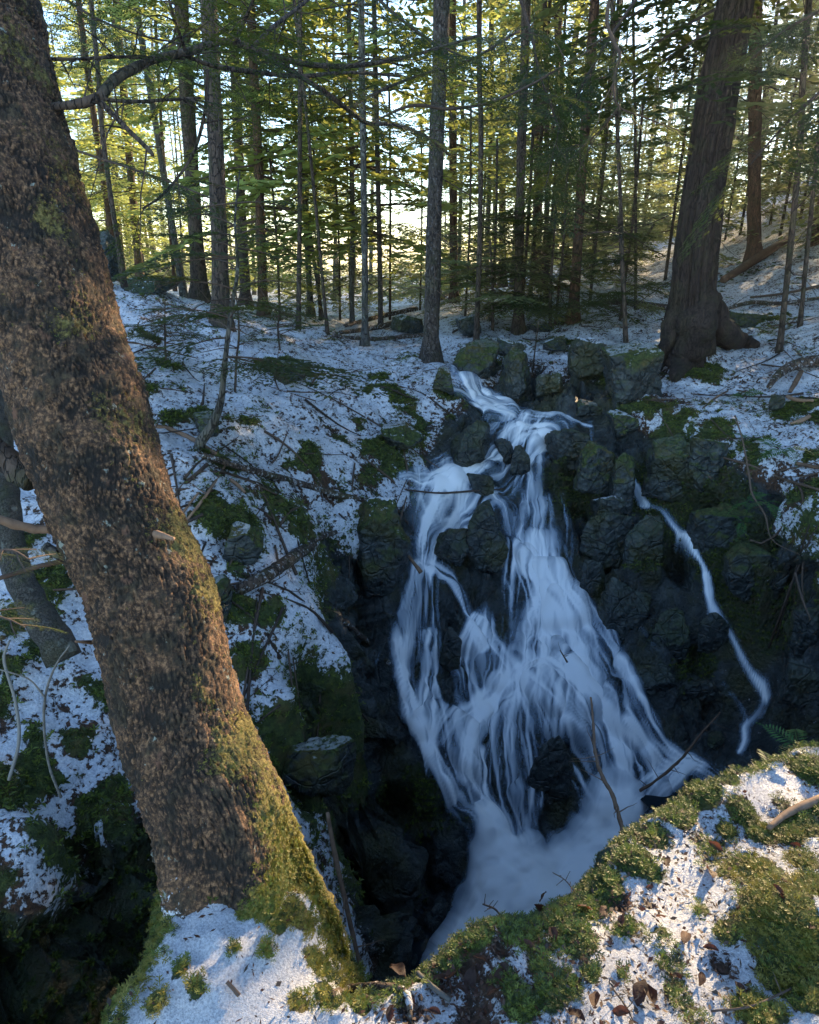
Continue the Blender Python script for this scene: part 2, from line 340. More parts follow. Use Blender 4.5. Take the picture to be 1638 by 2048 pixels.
# ------------------------------------------------------------------ courses of the water, read on the photograph: (u, v, width px)
W, WT, FO = 'water', 'water_thin', 'foam'
STREAMS = [
 ('upper_rapid', [(905,728,26),(925,765,50),(955,795,80),(1000,818,90)], W, dict(lift=.05)),
 ('upper_rapid', [(930,800,70),(990,822,90),(1060,832,70),(1125,845,50)], WT, dict(lift=.04)),
 ('upper_rapid', [(950,822,26),(1010,826,30),(1100,838,26),(1180,846,14)], W, dict(lift=.05)),
 ('waterfall', [(1090,862,44),(1050,862,50),(1015,880,50),(985,915,44),(945,945,44),(890,968,56)], W, dict(lift=.07)),
 ('waterfall', [(1050,866,120),(1040,900,120),(1030,930,90)], WT, dict(lift=.05)),
 ('waterfall', [(960,940,40),(905,962,70),(850,972,60),(805,972,30)], W, dict(lift=.08)),
 ('waterfall', [(900,955,100),(890,985,130),(880,1008,140)], W, dict(lift=.06,seed=2)),
 ('waterfall', [(850,965,70),(848,1000,70),(860,1030,60)], WT, dict(lift=.07,seed=4)),
 ('waterfall', [(930,1012,150),(900,1030,120),(875,1060,100),(855,1095,84),(845,1130,60)], W, dict(lift=.06,seed=3)),
 ('waterfall', [(1000,1010,60),(1020,1040,50),(1030,1080,50),(1035,1120,40)], WT, dict(lift=.07)),
 ('waterfall', [(842,1120,46),(828,1170,56),(814,1230,60),(804,1290,56),(800,1340,44)], W, dict(lift=.06,seed=5)),
 ('waterfall', [(850,1140,70),(850,1200,90),(850,1260,80),(842,1310,60)], WT, dict(lift=.09,seed=6)),
 ('waterfall', [(868,1148,60),(905,1175,36),(930,1220,34),(958,1262,60)], W, dict(lift=.07,seed=7)),
 ('waterfall', [(965,1250,60),(962,1290,90),(958,1340,100),(960,1380,80)], W, dict(lift=.07,seed=8)),
 ('waterfall', [(985,1270,40),(1010,1310,40),(1045,1345,50)], WT, dict(lift=.08,seed=18)),
 ('waterfall', [(1085,865,30),(1072,900,36),(1068,940,42),(1066,975,46),(1066,1010,60)], W, dict(lift=.09,seed=9)),
 ('waterfall', [(1120,870,50),(1090,885,50),(1068,910,44)], WT, dict(lift=.06,seed=10)),
 ('waterfall', [(1070,1000,76),(1072,1040,100),(1068,1090,110),(1072,1125,104)], W, dict(lift=.12,bulge=.06,seed=11)),
 ('waterfall', [(1110,1010,50),(1118,1060,60),(1115,1110,60)], WT, dict(lift=.08,seed=12)),
 ('waterfall', [(1078,1110,100),(1085,1150,116),(1100,1195,130),(1120,1230,150)], W, dict(lift=.12,bulge=.06,seed=13)),
 ('waterfall', [(1030,1110,50),(1024,1160,44),(1020,1220,34),(1016,1290,26)], WT, dict(lift=.08,seed=14)),
 ('waterfall', [(1110,1190,130),(1115,1240,190),(1115,1290,220),(1112,1345,220)], W, dict(lift=.13,bulge=.08,seed=15,cols=21)),
 ('waterfall', [(1080,1200,70),(1070,1260,90),(1068,1320,90),(1060,1360,70)], W, dict(lift=.14,bulge=.06,seed=16)),
 ('waterfall', [(1150,1180,50),(1195,1240,70),(1225,1310,80),(1255,1390,80),(1285,1455,70),(1330,1510,60),(1385,1540,46)], W, dict(lift=.10,bulge=.05,seed=17)),
 ('waterfall', [(1120,1330,60),(1160,1360,80),(1200,1420,100),(1225,1490,90),(1230,1560,80),(1225,1640,90),(1210,1710,120)], W, dict(lift=.10,bulge=.05,seed=19)),
 ('waterfall', [(1180,1300,70),(1215,1370,80),(1235,1440,70),(1250,1500,60)], W, dict(lift=.11,seed=20)),
 ('waterfall', [(1260,1470,60),(1290,1510,60),(1300,1560,40)], W, dict(lift=.07,seed=40)),
 ('waterfall', [(1060,1335,80),(1030,1360,80),(990,1400,70),(960,1450,70),(948,1510,60),(955,1560,50)], W, dict(lift=.09,bulge=.05,seed=21)),
 ('waterfall', [(1065,1335,90),(1095,1375,60),(1135,1430,56),(1175,1475,50),(1200,1530,50),(1210,1590,50)], W, dict(lift=.09,bulge=.04,seed=22)),
 ('waterfall', [(1030,1390,40),(1020,1450,40),(1022,1520,40),(1030,1590,34),(1050,1660,26),(1060,1700,20)], W, dict(lift=.07,seed=23)),
 ('waterfall', [(1060,1380,100),(1065,1450,110),(1070,1520,90),(1068,1600,50)], WT, dict(lift=.06,seed=24)),
 ('waterfall', [(1010,1400,60),(995,1470,60),(990,1540,50)], WT, dict(lift=.08,seed=25)),
 ('waterfall', [(790,1310,36),(805,1370,34),(822,1430,40),(850,1495,44),(885,1560,40),(925,1625,44),(955,1680,50),(975,1735,60)], W, dict(lift=.08,seed=26)),
 ('waterfall', [(862,1275,50),(855,1340,60),(850,1400,66),(845,1460,60),(850,1500,40)], W, dict(lift=.08,seed=27)),
 ('waterfall', [(815,1290,30),(812,1360,40),(828,1440,36)], WT, dict(lift=.07,seed=28)),
 ('waterfall', [(905,1425,34),(905,1470,50),(925,1530,60),(960,1590,66),(990,1640,66),(1005,1710,76)], W, dict(lift=.09,bulge=.05,seed=29)),
 ('waterfall', [(955,1520,50),(965,1590,50),(1000,1640,60),(1010,1700,70)], W, dict(lift=.10,seed=30)),
 ('waterfall', [(960,1400,50),(935,1440,50),(918,1500,50),(920,1550,40)], W, dict(lift=.09,seed=31)),
 ('waterfall', [(880,1430,30),(862,1470,30),(868,1530,24),(900,1590,30)], W, dict(lift=.08,seed=32)),
 ('waterfall', [(1250,1600,70),(1225,1660,90),(1180,1710,100),(1120,1740,110),(1050,1765,120)], FO, dict(lift=.10,bulge=.08,seed=33,cols=21)),
 ('waterfall', [(1050,1710,90),(1020,1740,130),(990,1790,140),(950,1850,110),(905,1900,70),(860,1945,40)], FO, dict(lift=.12,bulge=.10,seed=34,cols=21,fade=(.12,.2))),
 ('waterfall', [(1180,1740,110),(1120,1780,140),(1060,1810,140),(1000,1840,110)], FO, dict(lift=.10,bulge=.08,seed=35,cols=21)),
 ('waterfall', [(970,1640,60),(985,1700,90),(990,1750,120)], FO, dict(lift=.12,bulge=.05,seed=36)),
 ('waterfall', [(1330,1500,60),(1380,1535,70),(1430,1560,60),(1480,1570,30)], WT, dict(lift=.04,seed=37)),
 ('waterfall', [(1360,1540,60),(1310,1580,70),(1270,1620,80)], W, dict(lift=.05,seed=38)),
 ('waterfall', [(760,1300,20),(735,1315,30),(712,1325,22)], WT, dict(lift=.06,seed=39)),
 ('side_trickle', [(1262,940,12),(1275,965,26),(1290,995,34)], W, dict(lift=.05,seed=41)),
 ('side_trickle', [(1290,997,20),(1325,1002,16),(1345,1030,22),(1362,1045,24),(1385,1060,26),(1395,1080,16),(1412,1110,14),(1420,1140,24),(1425,1180,26),(1440,1205,30),(1465,1240,24),(1478,1265,20),(1500,1300,26),(1530,1335,34),(1545,1360,28)], W, dict(lift=.045,seed=42,sm=4)),
 ('side_trickle', [(1545,1345,26),(1538,1380,34),(1515,1410,30),(1492,1435,34),(1500,1465,30),(1485,1490,24)], W, dict(lift=.045,seed=43,sm=5)),
 ('side_trickle', [(1445,1335,8),(1465,1365,18),(1490,1390,16),(1500,1420,16)], W, dict(lift=.045,seed=44,sm=4)),
 ('side_trickle', [(1500,1460,24),(1465,1475,26),(1490,1490,30),(1515,1518,16)], WT, dict(lift=.04,seed=45,sm=4)),
 ('side_trickle', [(1182,838,12),(1188,865,14),(1190,895,18)], W, dict(lift=.05,seed=46)),
 ('side_trickle', [(1340,1200,8),(1360,1225,12),(1362,1260,14)], WT, dict(lift=.05,seed=47)),
 ('side_trickle', [(1160,1140,8),(1190,1165,14),(1205,1200,16),(1220,1240,14)], WT, dict(lift=.06,seed=48)),
 ('side_trickle', [(1030,905,8),(1040,925,8),(1025,945,10),(1015,965,12),(1030,985,10)], W, dict(lift=.09,seed=49,sm=3)),
]

STREAMS += [
 ('waterfall', [(1090,1180,200),(1130,1280,290),(1180,1400,330),(1220,1500,300)], WT, dict(seed=60)),
 ('waterfall', [(1000,1350,140),(980,1450,160),(990,1560,170),(1010,1680,150)], WT, dict(seed=61)),
 ('waterfall', [(830,1170,120),(830,1280,130),(850,1400,110),(880,1520,90)], WT, dict(seed=62)),
 ('waterfall', [(880,1020,150),(860,1080,130),(850,1130,100)], WT, dict(seed=63)),
 ('waterfall', [(1030,870,150),(980,930,150),(900,980,180)], WT, dict(seed=64)),
 ('waterfall', [(1045,1380,60),(1065,1430,50),(1075,1500,40),(1068,1560,40),(1060,1640,34),(1065,1700,30)], WT, dict(seed=65)),
 ('waterfall', [(1150,1340,60),(1195,1395,50),(1215,1450,60),(1245,1530,60)], W, dict(seed=66)),
 ('waterfall', [(950,1240,40),(925,1300,50),(930,1370,60),(945,1420,50)], W, dict(seed=67)),
 ('waterfall', [(1000,1345,50),(975,1385,60),(935,1420,50),(900,1445,40),(880,1480,40)], W, dict(seed=68)),
 ('waterfall', [(1230,1600,120),(1215,1670,150),(1170,1720,170)], FO, dict(seed=70)),
 ('waterfall', [(985,1725,80),(1060,1745,100),(1130,1740,100),(1230,1700,80)], FO, dict(seed=71)),
 ('waterfall', [(1350,1500,70),(1400,1535,80),(1450,1560,70),(1500,1575,40)], WT, dict(seed=72)),
]
# ------------------------------------------------------------------ the ground as one height field
# (u, v, depth, rock) of points read on the photograph; rock 1 = wet dark rock, 0 = snowy forest floor
CT = [
 (230,590,6.6,0),(430,655,7,0),(600,690,8,0),(330,760,5,0),(550,780,5.8,0),(750,800,6.3,0),(880,790,6.6,.1),(700,640,15,0),(760,690,10,0),(850,720,8.4,0),
 (800,760,7.3,0),(700,730,7.6,0),(940,750,7.4,.6),(1000,830,6.7,1),(1100,835,6.6,1),
 (400,900,4.3,0),(600,900,4.9,0),(800,900,5.8,0),(880,930,5.9,.2),(400,1050,3.7,0),(600,1030,4.4,0),(700,1010,5.0,.1),(500,1150,3.7,0),(600,1200,3.8,0),
 (560,1350,3.4,0),(690,1300,3.9,0),(720,1400,4.0,.1),(620,1480,3.5,0),(560,1560,3.3,.1),(670,1150,4.9,.8),(720,1230,4.95,1),
 (100,1300,3.0,.1),(0,1100,3.2,0),(100,1450,2.8,.1),(180,1600,2.6,.3),(60,1650,2.4,.3),(60,1850,2.3,.8),(200,1850,2.8,.9),(250,1980,2.6,.9),(300,1700,2.9,.7),(420,1640,3.0,.6),
 (-200,1300,2.9,.1),(-300,1700,2.2,.2),(-300,900,4.2,0),(100,900,4.3,0),(60,700,5.6,0),
 (1050,850,6.45,1),(870,965,6.0,1),(1070,960,6.1,1),(1000,1010,5.95,1),(830,1100,5.5,1),(940,1100,5.65,1),(1070,1100,5.75,1),
 (830,1250,5.25,1),(950,1250,5.35,1),(1120,1250,5.4,1),(780,1320,4.95,1),(1000,1350,5.15,1),(1200,1350,5.2,1),(850,1450,4.85,1),
 (1030,1450,4.98,1),(1250,1450,5.1,1),(900,1580,4.65,1),(1080,1600,4.75,1),(1210,1580,4.9,1),(980,1700,4.6,1),(1200,1700,4.7,1),
 (1000,1800,4.4,1),(900,1900,4.3,1),(1150,1800,4.5,1),(1400,1530,5.0,1),(1300,1600,4.85,1),(1500,1540,4.8,1),
 (700,1500,4.5,1),(800,1600,4.6,1),(780,1750,4.5,1),(700,1850,4.2,1),(800,1900,4.3,1),(650,1700,4.0,1),(600,1850,3.9,1),
 (1200,900,6.1,1),(1180,1000,5.95,1),(1200,1150,5.6,1),(1300,1100,5.55,1),(1350,1000,5.65,1),(1300,1250,5.35,1),(1380,1400,5.15,1),(1500,1450,5.0,1),
 (1450,1200,5.2,1),(1540,1340,4.95,1),(1600,1250,4.75,.9),(1600,1450,4.7,1),(1500,1050,5.25,.9),(1600,1100,4.85,.6),(1700,1150,4.5,.5),(1400,950,5.6,.8),
 (1250,830,6.25,.3),(1400,880,5.75,.3),(1500,940,5.25,.1),(1638,980,4.75,0),(1500,800,6.4,0),(1638,800,6,0),(1390,720,7.3,.1),(1250,720,7.7,.3),(1290,790,7.0,.5),(1100,720,8,.2),
 (1130,780,7.2,.6),(1000,690,8.4,.1),(1000,640,10,0),(1200,620,10.5,0),(1500,650,8.5,0),(1638,620,8.5,0),(1500,560,11,0),(1638,520,11,0),(1638,460,14,0),
 (1500,480,17,0),(1300,560,14,0),(1100,580,14,0),(950,610,13,0),(1300,500,26,0),(700,600,25,0),(500,620,13,0),(300,585,12,0),(1800,800,6,0),(1900,1000,5,0),(1900,1300,4.4,.5),
]
WP = [(-6,2,-.6,0),(-5,.5,-1.2,0),(-3,0.3,-1.7,.2),(-1.6,.4,-2.4,.6),(-10,5,.6,0),(-10,14,-.2,0),(7,3,-.2,0),(8,8,1.0,0),(5,1,-.8,0),(12,5,1.2,0),(0,1.3,-4.2,1),(1.2,1.6,-3.9,1),(2.4,2.0,-3.6,1),(-.8,.6,-3.8,1),
      (1.5,0,-3.9,1),(3.6,2.2,-2.8,.6),(0,-3,-4,1),(4,-3,-3,0),(-5,-4,-2,0),(16,16,3.0,0),(20,30,4.5,0),(-14,30,-1,0),(0,40,-2.6,0),(14,40,.5,0),(-40,60,-1,0),(0,80,-4,0),(50,80,6,0),(60,10,9,0),(-60,10,3,0),(0,-40,-6,0),(0,200,-4,0),(200,200,8,0),(-200,200,-4,0)]
PTS = np.array([[*at(u, v, t), r] for u, v, t, r in CT] + [list(w) for w in WP])
def _xy(P):  # compress the far distance so one kernel serves near and far
    r = np.sqrt(P[:, 0] ** 2 + (P[:, 1] - 3) ** 2); k = np.where(r > 6, (6 + 6 * np.log(np.maximum(r, 6) / 6)) / np.maximum(r, 1e-6), 1)
    return np.stack([P[:, 0] * k, (P[:, 1] - 3) * k], 1)
_C = _xy(PTS); _D = np.sqrt(((_C[:, None] - _C[None]) ** 2).sum(-1) + .02 ** 2)
_n = len(PTS); _A = np.zeros((_n + 3, _n + 3)); _A[:_n, :_n] = -_D + np.eye(_n) * -.0; _A[:_n, :_n] += np.eye(_n) * .03
_Q = np.concatenate([np.ones((_n, 1)), _C], 1); _A[:_n, _n:] = _Q; _A[_n:, :_n] = _Q.T
_b = np.zeros((_n + 3, 2)); _b[:_n] = PTS[:, 2:4]
_W = np.linalg.solve(_A, _b)
def base_field(x, y):
    P = _xy(np.stack([x, y], 1)); out = np.zeros((len(P), 2))
    for a in range(0, len(P), 40000):
        q = P[a:a + 40000]; D = np.sqrt(((q[:, None] - _C[None]) ** 2).sum(-1) + .02 ** 2)
        out[a:a + 40000] = -D @ _W[:_n] + np.concatenate([np.ones((len(q), 1)), q], 1) @ _W[_n:]
    return out[:, 0], np.clip(out[:, 1], 0, 1)
def axis(a, b, h, lo, hi, g):
    mid = list(np.arange(a, b, h)); up = []; x, s = b, h
    while x < hi: up.append(x); s *= g; x += s
    dn = []; x, s = a - h, h
    while x > lo: dn.append(x); s *= g; x -= s
    return np.array(dn[::-1] + mid + up)
GX = axis(-2.6, 3.4, .022, -110, 110, 1.045); GY = axis(2.2, 8.2, .022, -40, 130, 1.045)
X, Y = np.meshgrid(GX, GY); nx, ny = len(GX), len(GY)
x, y = X.ravel(), Y.ravel(); zb, rk = base_field(x, y)
dist = np.sqrt(x ** 2 + y ** 2)
Zb = zb.reshape(ny, nx)
gy, gx = np.gradient(Zb, GY, GX); slope = np.sqrt(gx ** 2 + gy ** 2).ravel()
nrm = np.stack([-gx.ravel(), -gy.ravel(), np.ones(nx * ny)], 1); nrm /= np.linalg.norm(nrm, axis=1)[:, None]
P0 = np.stack([x, y, zb], 1)
ofs = np.zeros(len(x))
rockm = sstep(.35, .75, rk + .25 * fbm(P0 * 2.2, 3, 40))
near = dist < 30
Pn = P0[near]
warp = np.stack([fbm(Pn * 3, 2, s) for s in (1, 2, 3)], 1) * .06
Pq = (Pn + warp) * np.array([1, 1, .62])
fb = facets(Pq / .46, 5, 1.3) * .21 + facets(Pq / .20, 9, 1.4) * .10 + facets(Pq / .08, 12, 1.2) * .040 + fbm(Pq * 14, 3, 13) * .012
hum = fbm(Pn * 1.3, 3, 21) * .09 + fbm(Pn * 5, 3, 22) * .035 + np.abs(fbm(Pn * 11, 3, 23)) * .022
fade = sstep(30, 14, dist[near])
BASE_BVH = BVHTree.FromPolygons(P0[:, :].tolist(), np.stack([(np.arange(ny - 1)[:, None] * nx + np.arange(nx - 1)[None]).ravel() + k for k in (0, 1, nx + 1, nx)], 1).tolist())
def hit(u, v, bvh=None, default=6.0):
    loc, no, i, d = (bvh or BASE_BVH).ray_cast(Vector((0, 0, 0)), ray(u, v), 400)
    return np.array(loc) if loc is not None else at(u, v, default)
worn = np.zeros(len(Pn)); wetw = (Pn[:, 0] > -1.2) & (Pn[:, 0] < 3.2) & (Pn[:, 1] > 2.4) & (Pn[:, 1] < 8.2); wi = np.where(wetw)[0]; dmain = np.full(len(wi), 9.0); dside = np.full(len(wi), 9.0)
for nm, pts, mt, kw in STREAMS:
    S = spline(np.array(pts, float), 14)
    for u, v, w in S:
        c = hit(u, v); r = max(w * (c[1] * CP - c[2] * SP) / F_PX * .5, .03); d = np.linalg.norm(Pn[wi] - c, axis=1)
        if nm == 'side_trickle': dside = np.minimum(dside, d / (r + .13))
        else: dmain = np.minimum(dmain, d / (r + .02))
worn[wi] = np.maximum(.96 * sstep(1.5, .6, dside), .72 * sstep(1.5, .8, dmain))
fb = fb * (1 - worn); chan = np.zeros(len(P0)); 
tmp_ = np.zeros(len(Pn)); tmp_[wi] = sstep(1.3, .5, dside); fb = fb - .05 * tmp_
ofs[near] = rockm[near] * fb + (1 - rockm[near]) * hum * fade
snow_n = np.zeros(len(x)); snow_n[near] = fbm(Pn * 3.4, 4, 31)
mossn = np.zeros(len(x)); mossn[near] = fbm(Pn * 2.0, 4, 33)
Pt = P0 + nrm * ofs[:, None]
# real slope after relief
Z2 = Pt[:, 2].reshape(ny, nx)
# patches read on the photograph: (u, v, radius px, kind, amount)
PATCH = [(575,745,42,'m'),(540,735,20,'m'),(480,860,40,'m'),(400,850,35,'m'),(340,860,30,'m'),(620,930,30,'m'),(430,930,30,'m'),(690,880,30,'l'),(640,960,45,'l'),(720,950,45,'l'),
 (790,900,65,'m'),(830,870,45,'m'),(730,920,40,'m'),(850,830,40,'m'),(900,800,35,'m'),(780,790,30,'m'),(760,760,25,'m'),(480,1080,45,'m'),(430,1050,35,'m'),(540,1020,30,'m'),(450,1150,40,'m'),(590,1050,30,'m'),
 (420,1190,40,'m'),(480,1230,30,'m'),(530,1250,25,'m'),(500,1330,35,'m'),(560,1480,50,'m'),(620,1560,70,'m'),(700,1450,40,'m'),(640,1420,30,'m'),(720,1330,30,'m'),(560,1440,30,'m'),
 (60,1550,60,'m'),(120,1700,70,'m'),(30,1420,40,'m'),(60,1800,70,'m'),(230,1650,50,'m'),(160,1500,40,'m'),(200,1400,30,'m'),(60,1330,40,'m'),(290,1780,40,'m'),(20,1250,35,'m'),(100,1180,30,'m'),(60,1080,25,'m'),
 (300,780,30,'m'),(290,700,20,'m'),(330,740,20,'m'),
 (1230,850,45,'m'),(1180,820,30,'m'),(1330,870,45,'m'),(1270,900,35,'m'),(1420,890,45,'m'),(1450,920,30,'m'),(1250,740,50,'m'),(1220,770,40,'m'),(1180,700,25,'m'),(1120,660,20,'m'),(1130,690,25,'m'),(1080,780,25,'m'),(1120,800,30,'m'),
 (1500,920,25,'m'),(1520,980,60,'l'),(1600,960,30,'l'),(1620,1050,40,'l'),(1600,1000,40,'m'),(1400,760,30,'m'),(1450,640,30,'m'),(1560,640,25,'m'),(1600,820,35,'m'),(1640,910,25,'m'),(1340,940,40,'m'),(1590,1150,50,'l'),(1620,1250,60,'l'),
 (1340,830,30,'l'),(1290,810,25,'l')]
wob_ = np.zeros(len(x)); wob_[near] = fbm(Pn * 7, 3, 36)
mo = np.clip(.05 + .6 * mossn, 0, .45); li = np.zeros(len(x))
for u, v, r, k in PATCH:
    c = hit(u, v); t = c[1] * CP - c[2] * SP; rm = r * t / F_PX * 1.15
    d = np.sqrt(((P0 - c) ** 2).sum(1)) + wob_ * rm * 1.5; w = np.exp(-np.clip(d / rm, 0, 9) ** 2 * 1.1)
    if k == 'm': mo = np.maximum(mo, w); ofs += nrm[:, 2] * w * .0
    else: li = np.maximum(li, w)
bare = np.maximum(mo * 1.0, li)
sl2 = sstep(2.4, 4.5, slope)
snow = .70 + .14 * snow_n - np.maximum(.55 * sstep(.3, .9, mo), .38 * sstep(.3, .9, li)) - sl2 * .5 * (1 - 0) - rockm * 1.0
mo = np.maximum(mo, .75 * sstep(1.5, 3, slope)); snow -= .10 * sstep(8, 16, dist) * (x > 0)
snow = np.where(dist > 40, .62, snow)
snow = np.clip(snow, 0, 1)
# moss and snow have their own thickness
Pt[:, 2] += (1 - rockm) * (sstep(.45, .62, snow) * .018 + mo * .05 * (dist < 25))
mossrock = np.clip(.35 + .6 * mossn, 0, 1)
GREENROCK = [(1180,940,60),(1240,960,45),(1340,960,60),(1400,1000,70),(1480,1080,60),(1500,1180,60),(1450,1130,60),(950,870,0),(1540,1250,50),(1400,1330,30),(1280,1120,30),(820,1600,60),(640,1600,50),(200,1850,140),(80,1900,140),(260,1960,120),(120,1780,120),(300,1720,80),(600,1650,60),(700,1560,50)]
mr = np.zeros(len(x))
for u, v, r in GREENROCK:
    if r == 0: continue
    c = hit(u, v); t = c[1] * CP - c[2] * SP; rm = r * t / F_PX * 1.2
    mr = np.maximum(mr, np.exp(-((P0 - c) ** 2).sum(1) / rm ** 2))
mo_out = np.where(rockm > .5, np.clip(mr * 1.5 + .45 * mossn, 0, 1), mo)
col = np.stack([snow, mo_out, rockm, np.ones(len(x))], 1)
i = (np.arange(ny - 1)[:, None] * nx + np.arange(nx - 1)[None]).ravel()
FQ = np.stack([i, i + 1, i + nx + 1, i + nx], 1)
ground = add_obj('ground', mesh_from('ground', Pt, [FQ], [M['ground']], None, True, col={'mask': col}))
tag(ground, kind='structure')
GROUND_BVH = BVHTree.FromPolygons(Pt.tolist(), FQ.tolist())
TP, TN, TSNOW, TMO, TROCK, TLI = Pt, nrm, snow, mo, rockm, li
def ghit(u, v, default=8.0): return hit(u, v, GROUND_BVH, default)
def gz(x_, y_):
    loc, no, i_, d = GROUND_BVH.ray_cast(Vector((x_, y_, 50)), Vector((0, 0, -1)), 200)
    return loc.z if loc is not None else -2.0

# ------------------------------------------------------------------ the near bank the photographer stands on
EDGE = [(335,1770,1.78),(325,1850,1.66),(300,1930,1.55),(215,2048,1.42)]
RIM = [(690,1985,1.56),(770,1965,1.60),(850,1925,1.64),(900,1888,1.68),(960,1850,1.72),(1060,1820,1.76),(1130,1785,1.82),(1180,1745,1.87),(1215,1700,1.93),(1300,1640,2.02),(1400,1560,2.14),(1440,1548,2.2),(1500,1535,2.26),(1560,1520,2.30),(1638,1480,2.36)]
BP = [(400,2048,1.44),(330,1900,1.58),(450,1930,1.55),(420,1800,1.70),(500,1740,1.74),(600,1850,1.66),(640,1950,1.60),(560,2020,1.50),(700,2040,1.50),(900,2020,1.52),(1000,1950,1.56),(1100,1900,1.63),(1200,2048,1.44),(1200,1850,1.70),(1300,1750,1.83),
      (1350,1900,1.62),(1400,1680,1.95),(1500,1620,2.06),(1500,1750,1.83),(1560,1830,1.66),(1600,1900,1.58),(1450,2000,1.52),(1638,2048,1.42),(1638,1700,1.9),(1600,1600,2.12),(1560,1960,1.56)]
BB = np.array([at(*p) for p in EDGE + RIM + BP] + [[-1, -1, -1.45], [0, -1, -1.5], [1.5, -1, -1.4], [3.5, 0, -1.2], [3.6, 2.2, -1.2], [2.4, 2.4, -1.4]])
def rbf2(C, z, sm=.01):
    D = np.sqrt(((C[:, None] - C[None]) ** 2).sum(-1) + .05 ** 2); n_ = len(C)
    A = np.zeros((n_ + 1, n_ + 1)); A[:n_, :n_] = -D + np.eye(n_) * sm; A[:n_, n_] = 1; A[n_, :n_] = 1
    w = np.linalg.solve(A, np.append(z, 0))
    return lambda q: np.concatenate([(-np.sqrt(((q[a:a + 30000, None] - C[None]) ** 2).sum(-1) + .05 ** 2) @ w[:n_] + w[n_]) for a in range(0, len(q), 30000)])
BF = rbf2(BB[:, :2], BB[:, 2])
poly = [at(*p)[:2] for p in EDGE[::-1]] + [np.array([-.33, 1.52])] * 0 + [at(345,1745,1.86)[:2], at(450,1700,1.93)[:2], at(600,1790,1.86)[:2], at(660,1900,1.70)[:2]] + [at(*p)[:2] for p in RIM] + [np.array(q) for q in [(2.1, 2.35), (3.8, 2.5), (3.8, -1.5), (-1.3, -1.5), (-.9, .1)]]
poly = np.array(poly)
def sdf(q, pg):
    d = np.full(len(q), 9.0); ins = np.zeros(len(q), bool); a = pg; b = np.roll(pg, -1, 0)
    for p, r_ in zip(a, b):
        e = r_ - p; w = q - p; t = np.clip((w @ e) / (e @ e), 0, 1); d = np.minimum(d, np.linalg.norm(w - t[:, None] * e, axis=1))
        c = (p[1] > q[:, 1]) != (r_[1] > q[:, 1]); xx = (r_[0] - p[0]) * (q[:, 1] - p[1]) / (r_[1] - p[1] + 1e-12) + p[0]
        ins ^= c & (q[:, 0] < xx)
    return np.where(ins, -d, d)
bx_ = axis(-1.0, 1.9, .0095, -1.6, 4.2, 1.08); by_ = axis(.75, 2.5, .0095, -1.6, 2.75, 1.08)
BX, BY = np.meshgrid(bx_, by_); q = np.stack([BX.ravel(), BY.ravel()], 1); q3 = np.concatenate([q, np.zeros((len(q), 1))], 1)
db = sdf(q, poly) + .02 * fbm(q3 * 6, 3, 50) + .012 * fbm(q3 * 25, 2, 51)
bz = BF(q)
MOUND = [(1590,1830,150,.04),(1480,1640,60,.01),(1250,1780,90,.03),(1330,1640,60,.035),(1000,1900,90,.03),(1150,1870,60,.02),(1600,1560,90,.04),(1450,1590,70,.04),(470,1930,190,.085),(440,1790,70,.04)]
BH = []
for u, v, r, h_ in MOUND:
    # nearest bank point along the ray
    t = 1.5
    for _ in range(12):
        p = at(u, v, t); t *= (BF(p[None, :2])[0]) / p[2] if p[2] < 0 else 1
    p = at(u, v, t); rm = r * t / F_PX; bz = bz + h_ * np.exp(-((q - p[:2]) ** 2).sum(1) / rm ** 2)
bz = bz + .012 * fbm(q3 * 7, 3, 52) + .006 * fbm(q3 * 28, 3, 53)
dd = np.clip(db + .05, 0, None)
bz = bz - np.minimum(dd * .7 + 9 * dd ** 2, 2.8)
lump = sstep(.04, .3, db)
PB = np.stack([q[:, 0], q[:, 1], bz], 1)
PB[:, 2] += lump * facets(PB / np.array([.25, .25, .35]), 60, .8) * .09
def bank_pt(u, v):
    t = 1.6
    for _ in range(30):
        p = at(u, v, t); t = t + .6 * (t * (BF(p[None, :2])[0]) / p[2] - t)
    return at(u, v, t)
# moss patches on the bank: (u, v, radius px)
BM = [(1040,1880,60),(1110,1850,65),(1170,1820,60),(950,1900,45),(900,1930,35),(1150,1900,55),(1200,1790,55),(1260,1740,50),(1300,1690,45),(1350,1650,45),(1400,1600,50),(1440,1570,45),(1480,1640,40),(1520,1680,40),(1450,1670,25),
      (1500,1760,70),(1540,1830,80),(1580,1900,80),(1620,1800,60),(1500,1860,50),(1450,1880,30),(1560,1970,60),(1620,2000,70),(1520,2040,60),(1620,1560,60),(1600,1660,50),(1570,1680,40),
      (1080,1950,35),(1100,2000,45),(1130,1980,40),(1040,2020,45),(760,1990,30),(720,2020,30),(800,1975,25),(1010,1975,30),(1250,1870,30),(1320,1880,20),(1300,1760,30),(1340,1990,16),(1400,1830,18),(1180,1960,25),
      (1490,2030,40),(1600,1740,40),(1638,1640,20),(1240,1960,14),(1450,1760,25),(400,2030,26),(370,1990,24),(320,2040,30),(340,1800,40),(340,1880,20),(600,1870,45),(640,1950,40),(660,2010,45),(560,1900,30),(600,2040,30),(480,1960,14),(345,1790,34),(410,1762,24),(470,1775,20),(520,1800,26),(430,1860,12),(540,1960,16)]
bm = np.clip(.04 + .6 * fbm(q3 * 7, 3, 55), 0, .5) * sstep(-1, -.5, q[:, 0] - .2)
bm = np.where(q[:, 0] < -.12, 0, bm)
for u, v, r in BM:
    p = bank_pt(u, v); t = p[1] * CP - p[2] * SP; rm = r * t / F_PX * .86
    bm = np.maximum(bm, np.exp(-(((q - p[:2]) ** 2).sum(1) / rm ** 2) ** 1.3))
bl = np.zeros(len(q))
